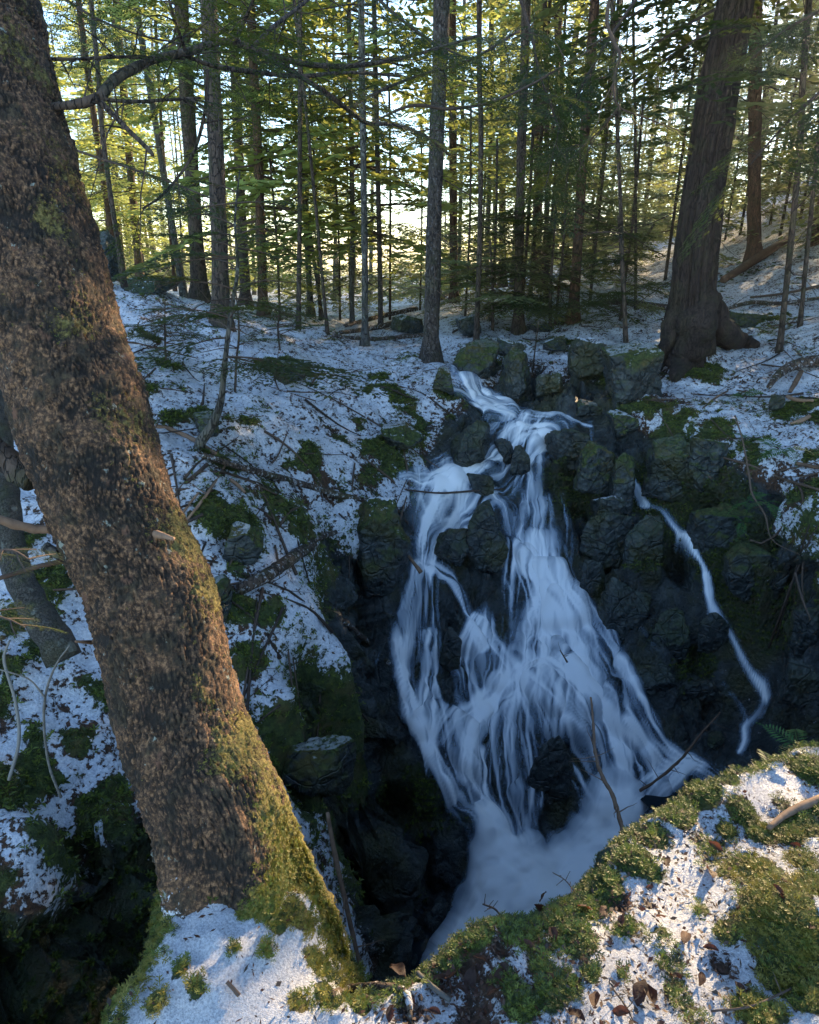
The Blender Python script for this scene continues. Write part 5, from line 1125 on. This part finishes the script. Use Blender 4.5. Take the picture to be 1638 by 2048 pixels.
ROCKS += [('angular dark crag in the cliff left of the trickle, below the snow-patched ledge', 1225,1100,92,140,0,.35,61,dict(depth=.5,planes=11,back=.17)),
 ('tall dark pillar of rock in the cliff just left of the trickle', 1285,1140,64,180,0,.35,62,dict(depth=.6,planes=11,back=.17)),
 ('wet dark block low in the cliff between the falls and the trickle', 1255,1250,90,140,0,.2,63,dict(depth=.5,planes=11,back=.17)),
 ('dark block of cliff at the inner bend of the trickle', 1345,1300,84,120,0,.5,64,dict(depth=.5,planes=11,back=.17)),
 ('narrow wet rib of rock at the right edge of the main fall', 1192,1190,50,120,0,.15,65,dict(depth=.5,planes=11,back=.17)),
 ('low dark block at the pool edge below the cliff', 1320,1400,100,90,0,.2,66,dict(depth=.6,planes=11,back=.17)),
 ('wet block between the pool edge and the lower trickle', 1400,1410,84,70,0,.2,67,dict(depth=.6,planes=11,back=.17)),
 ('mossy crag in the cliff right of the upper trickle', 1455,1070,100,110,0,1.1,68,dict(depth=.5,planes=11,back=.17)),
 ('big mossy face of rock right of the middle trickle', 1520,1170,110,150,0,.9,69,dict(depth=.5,planes=11,back=.17)),
 ('dark mossy block at the right edge low in the cliff', 1640,1290,90,130,0,.5,70,dict(depth=.5,planes=11,back=.17)),
 ('dark block in the shadow at the right edge above the ferns', 1625,1400,90,100,0,.2,71,dict(depth=.5,planes=11,back=.17))]
ROCKS = [(l, u, v, (w * 1.2 if kw.get('back') == .17 else w), (h * 1.12 if kw.get('back') == .17 else h), a_, b_, c_, kw) for l, u, v, w, h, a_, b_, c_, kw in ROCKS]
for lb, u, v, w, h, sn_, mo_, sd, kw in ROCKS: rock(lb, u, v, w, h, sn_, mo_, sd, **kw)
rock('pointed dark slab leaning on the mossy rim of the near bank', 1222, 1712, 60, 78, 0, .5, 50, bvh=BANK_BVH, tdef=1.9, planes=9, depth=.5, tilt=.5)
rock('small dark slab under the moss at the rim of the near bank', 1190, 1752, 40, 44, 0, .6, 51, tdef=1.86, planes=9, depth=.5, tilt=.3)

# ------------------------------------------------------------------ logs, branches, sticks
def stick(name, label, cat, pxs, mat, src='g', lift=.01, sides=8, rough=.12, n=None, seed=0, group=None, parent=None, side=None, snowtop=0, twmat='twig'):
    """pxs: (u, v, width px[, depth])"""
    Q = []
    for p in pxs:
        g = at(*p[:2], p[3]) if len(p) > 3 else (ghit(p[0], p[1]) if src == 'g' else bhit(p[0], p[1])); t = g[1] * CP - g[2] * SP; r = p[2] * t / F_PX * .5
        Q.append([*(g + (np.array([0, 0, lift + r * .8]) if len(p) < 4 else 0)), r])
    Q = np.array(Q); org = Q[0, :3] if parent is None else np.array(parent.location); n = n or max(6, 5 * len(Q)); S = spline(Q, n)
    mb = MB(); mb.add(*tube(S[:, :3] , np.clip(S[:, 3], .0012, 9), sides, True, rough, seed))
    if side:
        rg = np.random.default_rng(seed + 31)
        for k in range(side[0]):
            i_ = rg.integers(1, n - 1); d = rg.normal(0, 1, 3); d[2] = abs(d[2]) * .5; tt = S[min(i_ + 1, n - 1), :3] - S[i_ - 1, :3]; tt /= np.linalg.norm(tt); d = d - tt * (d @ tt) * .5; d /= np.linalg.norm(d)
            l = side[1] * rg.uniform(.3, 1.1); q_ = np.linspace(0, 1, 5)[:, None]; R_ = S[i_, :3] + d * l * q_ + rg.normal(0, .03 * l, (5, 3)) * q_
            mb.add(*tube(R_, np.linspace(max(.0012, S[i_, 3] * .45), .0008, 5), 4, False))
    o = mb.build(name, [M[mat]], parent=parent, origin=org)
    if parent is None: tag(o, label, cat, group)
    return o
ST = [
 ('fallen_log', 'dark bare log slanting down across the left bank', 'log', [(405,918,11),(500,948,14),(600,975,14),(690,1000,13),(738,1008,9)], 'log', {}),
 ('fallen_branch', 'forked dead branch under the foot of the curved sapling', 'branch', [(312,858,8),(350,868,9),(395,890,9),(432,914,7)], 'wood', {}),
 ('fallen_log', 'short snow-dusted log wedged across the left bank', 'log', [(480,1192,26),(540,1160,27),(600,1118,25),(625,1100,22)], 'log', {}),
 ('fallen_branch', 'snowy branch leading from the short log toward the cleft', 'branch', [(612,1100,16),(640,1082,14),(672,1070,9)], 'log', {}),
 ('stick', 'pale broken stick lying aslant behind the leaning trunk, longer one', 'stick', [(362,1062,6),(410,1000,6),(458,925,4)], 'wood', dict(side=(3,.12))),
 ('stick', 'pale broken stick lying aslant behind the leaning trunk, shorter one', 'stick', [(355,1048,5),(378,1015,5),(398,990,4)], 'wood', {}),
 ('stick', 'short snapped stick pointing down near the dark bare log', 'stick', [(462,965,7),(478,978,8),(490,990,6)], 'wood', {}),
 ('fallen_branch', 'mossy branch end poking over the cleft left of the falls', 'branch', [(690,1250,12),(735,1290,11),(778,1332,10)], 'log', {}),
 ('stick', 'thin twig on the snow above the overhang', 'stick', [(515,1450,3),(560,1415,4),(600,1385,3)], 'twig', {}),
 ('fallen_log', 'peeled tan log lying up the right slope', 'log', [(1445,572,14),(1490,545,17),(1540,512,17),(1575,488,14)], 'wood', dict(lift=.05)),
 ('fallen_log', 'dark rotten log on the slope left of the big hemlock', 'log', [(1180,612,8),(1240,610,12),(1300,618,13),(1345,622,11)], 'log', {}),
 ('fallen_log', 'uppermost snow-topped log crossing the stream behind the falls', 'log', [(690,668,7),(760,648,9),(835,632,9)], 'log', dict(lift=.10)),
 ('fallen_log', 'middle snow-topped log crossing the stream behind the falls', 'log', [(680,676,8),(740,668,10),(800,655,11)], 'log', dict(lift=.05)),
 ('fallen_log', 'lowest brown log crossing the stream behind the falls', 'log', [(660,684,6),(750,690,8),(850,682,9)], 'log', dict(lift=.06)),
 ('fallen_log', 'snow-covered log leaning behind the streamside tree', 'log', [(860,620,6),(885,605,9),(900,592,8)], 'log', dict(lift=.08)),
 ('fallen_log', 'thin log with a snow ridge on the shaded slope far right of centre', 'log', [(1250,520,7),(1280,500,8),(1305,470,5)], 'log', dict(lift=.1)),
 ('fallen_branch', 'long grey branch lying behind the right spreading root', 'branch', [(1440,625,6),(1500,610,8),(1560,612,8),(1638,600,6)], 'log', dict(side=(4,.3))),
 ('fallen_branch', 'snow-edged branch crossing at the right edge above the saplings', 'branch', [(1500,598,4),(1570,590,5),(1638,576,6)], 'twig', {}),
 ('exposed_root', 'arched mossy root at the right edge of the snow', 'root', [(1535,788,10),(1555,765,16),(1590,748,22),(1650,740,26)], 'log', dict(lift=.05)),
 ('exposed_root', 'bare tan root branching down under the arched root', 'root', [(1600,755,9),(1590,775,10),(1578,795,8)], 'wood', dict(lift=.04)),
 ('exposed_root', 'bare tan root lying on the snow below the arched root', 'root', [(1572,800,7),(1595,808,8),(1625,808,6)], 'wood', dict(lift=.02)),
 ('stick', 'pale short stick at the brown litter near the right edge', 'stick', [(1590,932,8),(1620,938,8),(1650,942,7)], 'wood', {}),
 ('stick', 'mossy stub of branch on the snow at the right', 'stick', [(1580,852,6),(1600,848,10),(1618,838,8)], 'wood', {}),
 ('fallen_branch', 'dark branch along the snow edge over the cliff at right', 'branch', [(1430,915,4),(1500,935,5),(1560,960,5),(1638,985,6)], 'twig', dict(side=(6,.25))),
 ('stick', 'slanting twig on the snow below the green fern', 'stick', [(1405,820,3),(1430,800,4),(1455,785,3)], 'twig', {}),
 ('stick', 'rootlike stick lying by the foot of the big hemlock', 'stick', [(1285,790,4),(1305,775,5),(1328,755,4)], 'twig', {}),
 ('stick', 'forked twig on the stony slope left of the boulders', 'stick', [(905,668,4),(930,655,5),(955,645,3)], 'twig', dict(side=(3,.15))),
 ('stick', 'dead stem propped down the dark chasm wall', 'stick', [(655,1625,8,3.25),(668,1700,10,3.25),(688,1790,10,3.25),(708,1880,9,3.25),(728,1965,8,3.25)], 'wood', dict(side=(3,.15))),
 ('dead_twig_cluster', 'knobbly dead stem with seed clumps standing before the lower falls', 'branch', [(1182,1395,4,4.3),(1186,1440,5,4.2),(1190,1500,6,4.1),(1203,1550,7,4.0),(1225,1590,8,3.9),(1240,1640,8,3.8),(1252,1695,9,3.7)], 'wood', dict(side=(9,.17),rough=.6)),
 ('fallen_branch', 'knobbly dead branch reaching over the shallow pool at the right', 'branch', [(1280,1582,6,4.4),(1320,1555,5,4.5),(1365,1515,6,4.6),(1400,1470,4,4.7),(1440,1425,3,4.8)], 'wood', dict(side=(7,.15),rough=.6)),
 ('stick', 'thin reddish stick caught on the ledge in the left arm of the falls', 'stick', [(795,1075,4,5.2),(820,1115,6,5.15),(842,1145,9,5.1)], 'wood', {}),
 ('stick', 'twiggy debris lying along the ledge above the left arm', 'stick', [(810,1004,3),(880,1010,4),(950,1005,4),(1010,1000,2)], 'twig', dict(lift=.10, side=(10,.07))),
 ('stick', 'little forked twig jutting from the main veil of the falls', 'stick', [(1120,1300,2,5.0),(1135,1325,4,4.98)], 'twig', dict(side=(4,.08))),
 ('bare_sapling', 'arching bare sapling stem hanging over the right cliff', 'branch', [(1470,830,2,5.0),(1485,880,3,4.95),(1498,950,4,4.9),(1505,990,4,4.85),(1530,1030,4,4.8),(1545,1080,2,4.75),(1600,1110,2,4.7)], 'twig', dict(side=(5,.2))),
 ('bare_sapling', 'thin bent stem in the dark hollow at the right edge', 'branch', [(1590,1145,4,4.4),(1605,1200,4,4.35),(1622,1240,3,4.3)], 'twig', {}),
 ('bare_shrub', 'pale leafless forked shrub in the hollow left of the leaning trunk', 'shrub', [(122,1595,5,2.35),(98,1530,5,2.3),(88,1450,5,2.25),(92,1385,5,2.2),(112,1330,4,2.15),(140,1290,3,2.1)], 'twig_pale', {}),
 ('bare_shrub', 'pale thin fork reaching left from the leafless shrub', 'shrub', [(90,1395,4,2.2),(60,1360,3,2.15),(20,1345,3,2.1),(-20,1335,2,2.1)], 'twig_pale', {}),
 ('bare_shrub', 'mossy bent stem rising along the left edge of the hollow', 'shrub', [(18,1560,7,2.3),(38,1480,7,2.3),(30,1400,6,2.3),(8,1320,6,2.3),(20,1280,4,2.3)], 'twig_pale', {}),
 ('fallen_branch', 'bark-covered branch lying across the chasm brink at the bottom', 'branch', [(660,1992,16),(700,1985,22),(760,1980,22),(812,1990,18),(822,2048,8)], 'log', dict(src='b', lift=-.004)),
 ('stick', 'lichened stick slanting on the leaves of the near bank', 'stick', [(835,1955,10),(868,1985,11),(900,2010,10)], 'twig_pale', dict(src='b', side=(2,.03))),
 ('fallen_branch', 'brown branch half sunk in moss at the right of the near bank', 'branch', [(1535,1665,10),(1575,1635,15),(1640,1608,18)], 'wood', dict(src='b')),
 ('stick', 'thin twig sticking up from the mossy rim over the foam', 'stick', [(1010,1850,3,1.75),(992,1820,4,1.77),(965,1808,3,1.78)], 'twig', dict(side=(5,.03))),
 ('stick', 'fine dry stem standing on the rim of the near bank', 'stick', [(1150,1785,2,1.8),(1130,1760,2,1.8),(1105,1745,2,1.8)], 'twig', dict(side=(5,.03))),
 ('stick', 'long thin twig lying along the bottom of the near bank', 'stick', [(1420,2030,4),(1500,2020,5),(1580,1985,4)], 'twig', dict(src='b', side=(4,.06))),
 ('stick', 'dark twig on the snow at the bottom centre of the near bank', 'stick', [(1225,1985,4),(1250,2020,4),(1265,2048,3)], 'twig', dict(src='b', side=(3,.04))),
 ('stick', 'grey twig standing by the snow mound at the trunk foot', 'stick', [(245,2030,5,1.44),(265,1995,5,1.44),(288,1965,4,1.44)], 'twig_pale', {}),
 ('stick', 'short dark stick lying on the snow mound, right one', 'stick', [(455,1972,8),(480,2000,9)], 'twig', dict(src='b')),
]
for k, (nm, lb, ct, px, mt_, kw) in enumerate(ST): stick(nm, lb, ct, px, mt_, seed=k, **kw)
# many thin fallen branches and saplings on the slopes, each its own
rs_ = np.random.default_rng(55)
for k in range(110):
    for _ in range(20):
        u = rs_.uniform(240, 1630); v = rs_.uniform(600, 1400); g = ghit(u, v)
        gu, gv, gt = proj(g)
        d2 = ((TP[:, :2] - g[:2]) ** 2).sum(1).argmin()
        if TROCK[d2] < .3 and g[1] < 13: break
    a = rs_.uniform(0, 6.28); L = rs_.uniform(.12, .45); n_ = 6; Q = []
    for s in np.linspace(-1, 1, n_): x_, y_ = g[0] + math.cos(a) * s * L, g[1] + math.sin(a) * s * L; Q.append([x_, y_, gz(x_, y_) + .015 + rs_.uniform(0, .02)])
    Q = smooth1(np.array(Q), 2, 0); mb = MB(); mb.add(*tube(Q, np.linspace(.009, .003, n_) * rs_.uniform(.6, 1.4), 5, True, .1, k))
    for q_ in range(2): e = rs_.normal(0, 1, 3) * [1, 1, .3]; mb.add(*tube(np.stack([Q[2 + q_], Q[2 + q_] + e * L * .3]), [.003, .001], 3, False))
    o = mb.build('fallen_twig', [M['twig']], origin=Q[0]); tag(o, 'thin dark twig lying on the snowy forest floor', 'twig', 'thin twigs fallen on the snow')

# ------------------------------------------------------------------ limbs of the leaning spruce and hanging boughs
def limb(parent, nm, pxs, foliage=(), mat='bark_dark', seed=0, sprs=None, leafmat='leaf_near', label=None, cat=None, tw=6, cull=True):
    Q = np.array([[*at(u, v, t), (w + (2.2 if (parent is not None and nm == 'limb' and w < 14) else 0)) * t / F_PX * .5] for u, v, w, t in pxs]); n_ = max(14, 6 * len(Q)); S = spline(Q, n_)
    org = np.array(parent.location) if parent is not None else Q[0, :3]; mb = MB(); mb.add(*tube(S[:, :3], np.clip(S[:, 3], .001, 1), 10, True, .18, seed))
    rg = np.random.default_rng(800 + seed)
    for k in range(tw):
        i_ = rg.integers(2, n_ - 1); d = rg.normal(0, 1, 3); d /= np.linalg.norm(d); l = rg.uniform(.05, .3); q_ = np.linspace(0, 1, 5)[:, None]
        mb.add(*tube(S[i_, :3] + d * l * q_ + rg.normal(0, .03 * l, (5, 3)) * q_ - np.array([0, 0, .3 * l]) * q_ ** 2, np.linspace(.003, .001, 5), 4, False))
    o = mb.build(nm, [M[mat]], parent=parent, origin=org)
    if parent is None: tag(o, label, cat)
    if foliage:
        nfol, fl, f0 = foliage; nfol = max(2, int(nfol * (.6 if parent is not None else .8))); fb_ = MB()
        for k in range(nfol):
            f = f0 + (1 - f0) * (k + rg.uniform(0, 1)) / nfol; i_ = min(n_ - 2, int(f * (n_ - 1))); T_ = S[i_ + 1, :3] - S[i_, :3]; T_ /= np.linalg.norm(T_)
            s_ = np.cross(T_, [0, 0, 1]); s_ /= np.linalg.norm(s_); d = T_ * rg.uniform(.2, 1) + s_ * (1 if k % 2 else -1) * rg.uniform(.4, 1.1) + np.array([0, 0, rg.uniform(-.4, .15)])
            B, sg = (sprs or SPR_NEAR)[rg.integers(len(sprs or SPR_NEAR))]; L = fl * rg.uniform(.6, 1.2); Bp = place_blades(B, S[i_, :3], d, L, rg.uniform(-.3, .3)); Bp = Bp[~lit_cull(Bp.mean(1), .12)]
            blades_mesh(fb_, Bp, 0); boughs(fb_, [(S[i_, :3], d, L, sg[0][0])], 1, .004)
        if fb_.n:
            f_ = fb_.build('foliage', [M[leafmat], M['twig']], parent=o, origin=org, smooth=False); f_['kind'] = 'stuff'
    return o
LIMBS = [
 ([(60,222,20,1.92),(130,212,17,1.85),(190,198,20,1.85),(212,180,20,1.87),(235,155,19,1.9),(300,122,17,2.0),(380,102,15,2.1),(455,82,14,2.2),(520,103,12,2.3),(600,126,9,2.45),(700,132,7,2.6),(820,112,5,2.8),(960,70,3,3.0)], (16,.42,.35)),
 ([(480,88,9,2.22),(540,118,9,2.3),(600,152,8,2.4),(650,185,8,2.5),(700,222,7,2.6),(735,246,6,2.7),(790,250,5,2.8),(850,272,4,2.9),(900,310,3,3.0)], (10,.35,.35)),
 ([(370,112,5,2.1),(430,132,7,2.15),(510,144,7,2.25),(600,152,6,2.4),(700,145,4,2.6),(800,152,3,2.8)], (8,.35,.3)),
 ([(200,202,9,1.86),(232,235,8,1.84),(265,268,7,1.82),(300,302,6,1.8),(306,312,4,1.8)], ()),
 ([(205,198,6,1.86),(260,203,5,1.9),(330,200,4,2.0),(400,196,3,2.1)], (5,.3,.3)),
 ([(95,118,5,1.92),(160,118,4,1.95),(240,114,4,2.0),(370,118,3,2.1)], (8,.34,.2)),
 ([(510,90,7,2.28),(545,55,6,2.35),(590,20,5,2.45),(640,-20,4,2.55)], (6,.4,.2)),
 ([(470,82,6,2.2),(490,40,5,2.15),(510,-10,4,2.1)], (4,.4,.2)),
 ([(700,215,4,2.6),(760,182,4,2.8),(840,150,3,3.0),(940,120,3,3.2),(1040,60,2,3.4)], (7,.4,.2)),
 ([(415,140,4,2.2),(410,220,4,2.25),(385,310,4,2.3),(330,385,3,2.3),(285,418,2,2.3)], (3,.25,.5)),
 ([(370,100,5,2.05),(350,40,4,1.95),(335,-10,3,1.9)], (6,.4,.1)),
]
for k, (px, fo) in enumerate(LIMBS): limb(lean, 'limb', px, fo, seed=k)
for k, (px, mat_) in enumerate([([(312,1068,16,1.66),(328,1072,12,1.60),(346,1078,9,1.57)], 'wood'), ([(190,1285,10,1.78),(168,1284,7,1.72),(150,1283,5,1.7)], 'wood'), ([(150,1066,26,1.82),(110,1060,20,1.74),(60,1056,18,1.7),(0,1040,18,1.64),(-40,1020,16,1.6)], 'wood'),
    ([(150,1120,20,1.8),(112,1106,24,1.74),(88,1092,20,1.72)], 'bark_grey'), ([(150,1118,10,1.78),(110,1125,8,1.72),(60,1138,7,1.68),(0,1156,7,1.62),(-30,1162,6,1.6)], 'wood'), ([(70,960,60,1.9),(20,925,50,1.9),(-30,880,46,1.9)], 'bark_dark')]):
    limb(lean, 'branch_stub' if k not in (2, 4, 5) else 'limb', px, (), mat_, seed=30 + k, tw=0)
HANG = [
 ('dark hanging branch with a kinked fork at the top right of centre', [(1222,-20,8,3.2),(1214,40,7,3.2),(1228,85,7,3.2),(1240,112,7,3.2),(1228,160,5,3.2),(1236,212,4,3.2),(1290,235,3,3.25),(1360,262,2,3.3)], (9,.35,.2)),
 ('long arching bough sweeping right across the top centre', [(735,250,4,3.2),(820,212,6,3.2),(900,218,6,3.3),(980,205,5,3.4),(1060,170,4,3.5),(1180,100,3,3.6)], (12,.45,.15)),
 ('thin drooping bough across the top right', [(1240,210,4,3.6),(1210,250,3,3.7),(1170,290,3,3.8),(1130,330,2,3.9)], (6,.4,.1)),
 ('thin bough with green sprays entering at the top right corner', [(1720,-40,8,4.0),(1640,20,7,4.0),(1570,60,5,4.0),(1500,120,3,4.0)], (9,.6,.2)),
 ('bough with backlit sprays hanging at the right edge', [(1750,120,8,4.6),(1660,170,7,4.5),(1580,240,5,4.5),(1500,330,3,4.4)], (12,.7,.15)),
 ('low bough of hanging sprays at the top centre', [(1020,-60,7,4.2),(1060,60,6,4.2),(1080,150,4,4.2),(1120,260,3,4.2)], (12,.55,.15)),
 ('long thin bough drooping in front of the right wood', [(1300,-40,7,4.4),(1230,60,6,4.5),(1170,160,5,4.6),(1120,260,4,4.7),(1090,380,2,4.8)], (12,.55,.2)),
 ('leafy bough in the top left corner beside the leaning trunk', [(80,-40,6,3.4),(180,30,5,3.4),(280,70,4,3.4),(380,90,3,3.4)], (12,.5,.1)),
 ('leafy bough crossing the upper left in front of the knoll trees', [(150,300,5,4.4),(240,330,4,4.4),(330,360,4,4.4),(430,400,3,4.4)], (9,.5,.1)),
 ('leafy bough hanging over the snow-flecked tree', [(700,-60,7,4.2),(780,20,6,4.2),(860,80,5,4.2),(960,130,3,4.2)], (12,.55,.1)),
]
for k, (lb, px, fo) in enumerate(HANG): limb(None, 'hanging_bough', px, fo, 'twig', 50 + k, SPR_MID if px[0][3] > 4 else SPR_NEAR, 'leaf_near', lb, 'branch', 8)
# blurred green sprays close by at the left edge
for k, (lb, px) in enumerate([('bright fir twig poking in at the left edge, upper one', [(-30,1110,5,1.25),(20,1100,5,1.25),(60,1120,4,1.25)]), ('bright fir twig poking in at the left edge, lower one', [(-30,1225,5,1.3),(20,1240,4,1.3),(50,1255,3,1.3)])]):
    limb(None, 'fir_twig', px, (7,.085,.1), 'twig', 70 + k, SPR_NEAR, 'leaf_near', lb, 'branch', 0)
# the grey tree behind the leaning spruce
gt = empty('grey_tree', at(105, 1290, 2.75), 'grey smooth trunk curving up behind the leaning spruce at the left edge', 'tree')
gb = limb(gt, 'trunk', [(130,1320,70,2.75),(105,1270,66,2.75),(60,1200,60,2.75),(28,1120,56,2.75),(12,1030,54,2.75),(0,930,52,2.8),(-20,700,50,2.9),(-40,300,46,3.1)], (), 'bark_smooth', 90, tw=0)

# ------------------------------------------------------------------ saplings on the left bank
def sapling(label, pxs, mat, fol, leafmat='leaf_near', seed=0, nbr=14, L=.5, zf=.35, name='beech_sapling'):
    Q = []
    g0 = ghit(pxs[0][0], pxs[0][1]); yy = g0[1]
    for u, v, w in pxs: d = np.array(ray(u, v)); p = d * (yy / d[1]); t = p[1] * CP - p[2] * SP; Q.append([*p, w * t / F_PX * .5])
    S = spline(np.array(Q), 30); root = empty(name, g0, label, 'sapling'); org = g0; mb = MB(); S[0, 2] -= .04; mb.add(*tube(S[:, :3], S[:, 3], 8, True, .12, seed)); mb.build('trunk', [M[mat]], parent=root, origin=org)
    rg = np.random.default_rng(seed + 900); mt = MB(); fb_ = MB()
    for k in range(nbr):
        i_ = int((zf + (1 - zf) * rg.random()) * 28); a = rg.uniform(0, 6.28); l = L * rg.uniform(.35, 1.1) * (1.1 - .5 * i_ / 29); d = np.array([math.cos(a), math.sin(a), rg.uniform(-.1, .5)]); q_ = np.linspace(0, 1, 6)[:, None]
        Q_ = S[i_, :3] + d * l * q_ + rg.normal(0, .02 * l, (6, 3)) * q_ - np.array([0, 0, .3 * l]) * q_ ** 2; mt.add(*tube(Q_, np.linspace(.005, .0012, 6), 4, False))
        for e_ in range(3): j_ = rg.integers(2, 5); e = d + rg.normal(0, .7, 3); mt.add(*tube(np.stack([Q_[j_], Q_[j_] + e * l * .3]), [.002, .001], 3, False))
        if rg.random() < fol: B, sg = SPR_MID[rg.integers(4)]; blades_mesh(fb_, place_blades(B, Q_[1], d + [0, 0, -.1], l * 1.1))
    tg = mt.build('twigs', [M['twig']], parent=root, origin=org); tg['kind'] = 'stuff'
    if fb_.n: f_ = fb_.build('crown', [M[leafmat]], parent=root, origin=org, smooth=False); f_['kind'] = 'stuff'
    return root
sapling('curved dark sapling with a swollen bent foot on the left bank', [(392,895,22),(425,850,18),(442,800,14),(448,740,11),(455,680,10),(464,610,9),(475,540,7),(470,440,5),(480,340,3)], 'bark_grey', .75, seed=1, nbr=30, L=.75, zf=.4)
sapling('small seedling conifer on the snow left of the curved sapling', [(332,722,5),(330,680,4),(330,600,2)], 'bark_dark', 1.0, seed=2, nbr=26, L=.42, zf=.3, name='young_hemlock')
sapling('thin upright bare stem right of the curved sapling', [(470,785,5),(473,720,5),(478,660,4),(470,560,2)], 'bark_dark', .3, seed=3, nbr=10, L=.4)
sapling('thin bare sapling on the stones above the cascade', [(1065,745,3),(1070,700,3),(1078,640,2)], 'bark_dark', .2, seed=4, nbr=8, L=.25)
sapling('bushy seedling at the left of the bright gap', [(560,700,4),(556,660,4),(560,600,2)], 'bark_dark', 1.0, seed=5, nbr=22, L=.5, name='young_hemlock')
sapling('green sapling hemlock on the slope left of the big hemlock', [(1250,690,7),(1246,600,6),(1240,500,4),(1236,430,3)], 'bark_dark', 1.0, seed=6, nbr=30, L=.8, zf=.3, name='young_hemlock', leafmat='leaf_near')
sapling('green sapling hemlock in front of the dark bent trunk', [(1100,660,7),(1102,560,6),(1110,450,4),(1112,380,3)], 'bark_dark', 1.0, seed=7, nbr=34, L=1.0, zf=.25, name='young_hemlock', leafmat='leaf_near')
sapling('shady sapling hemlock beside the reddish trunks', [(985,660,7),(985,570,6),(980,480,4)], 'bark_dark', 1.0, seed=8, nbr=30, L=1.0, zf=.2, name='young_hemlock', leafmat='leaf_cool')

# ------------------------------------------------------------------ ferns
def frond_mesh(k):
    rg = np.random.default_rng(k); n_ = 15; t = np.linspace(0, 1, n_); P = np.stack([t, .05 * np.sin(t * 3), .45 * t - .6 * t ** 2], 1); mb = MB(); mb.add(*tube(P, np.linspace(.012, .004, n_), 4, False))
    for i_ in range(2, n_):
        l = .22 * math.sin(min(1, (i_ / n_) * 1.1 + .12) * math.pi) + .02
        for s in (-1, 1):
            d = np.array([.35, s, rg.uniform(-.15, .1)]) * l; w = np.array([.028, 0, 0]); mb.add(np.array([P[i_] - w * .7, P[i_] + d * .5 - w, P[i_] + d, P[i_] + d * .5 + w]), [np.array([[0, 1, 2, 3]])])
    return mb.build('frond', [M['fern']], link=False, smooth=False)
FM = [frond_mesh(i) for i in range(3)]
for k, (lb, u, v, t, L, n_) in enumerate([('pale fern arching at the right rim of the near bank, upper one', 1600,1500,2.5,.16,5),('pale fern beside the mossy rim, left one', 1545,1545,2.3,.13,5),('dark fern fronds at the right edge of the near bank', 1612,1575,2.2,.14,4),
     ('green fern hanging from the right cliff, left one', 1492,1005,4.9,.20,4),('green fern hanging from the right cliff, lower one', 1485,1045,4.85,.16,3),('green fern hanging from the right cliff, right one', 1535,1005,4.8,.2,4),
     ('pair of bright fern fronds on the snow below the big hemlock', 1485,792,6.3,.22,5),('drooping fern over the snow at the right', 1565,900,5.2,.24,4),('faint fern lying on the snow beside the drooping one', 1500,880,5.5,.2,4)]):
    root = empty('fern', at(u, v, t), lb, 'fern'); rg = np.random.default_rng(k + 40)
    for j in range(n_): f = add_obj('frond', FM[j % 3], root); f.scale = (L * rg.uniform(.8, 1.2),) * 3; f.rotation_euler = (rg.normal(0, .3), rg.uniform(-.3, .4), j * 6.28 / n_ + rg.uniform(-.4, .4))
# foliage and dead twigs are masses of small pieces
for o in bpy.data.objects:
    if o.parent is not None and o.name.split('.')[0] in ('crown', 'dead_twigs', 'foliage'): o['kind'] = 'stuff'
# ------------------------------------------------------------------ thin morning haze in the wood
hz = NT('thin_haze'); pv = hz.n('VolumePrincipled', Color=(.93, .96, 1.0), Density=.0007, Anisotropy=.8)
hz.t.links.new(pv.outputs[0], hz.out.inputs[1])
zlo = float(TP[:, 2].min()) - 1.0; x0, x1, y0, y1, z1 = GX[0] - 1, GX[-1] + 1, GY[0] - 1, GY[-1] + 1, 32.0
Vh = np.array([[x_, y_, z_] for z_ in (zlo, z1) for y_ in (y0, y1) for x_ in (x0, x1)])
tag(add_obj('haze', mesh_from('haze', Vh, [np.array([[0, 2, 3, 1], [4, 5, 7, 6], [0, 1, 5, 4], [2, 6, 7, 3], [0, 4, 6, 2], [1, 3, 7, 5]])], [hz.m], None, False)), 'thin pale haze hanging in the wood', 'haze', kind='stuff')
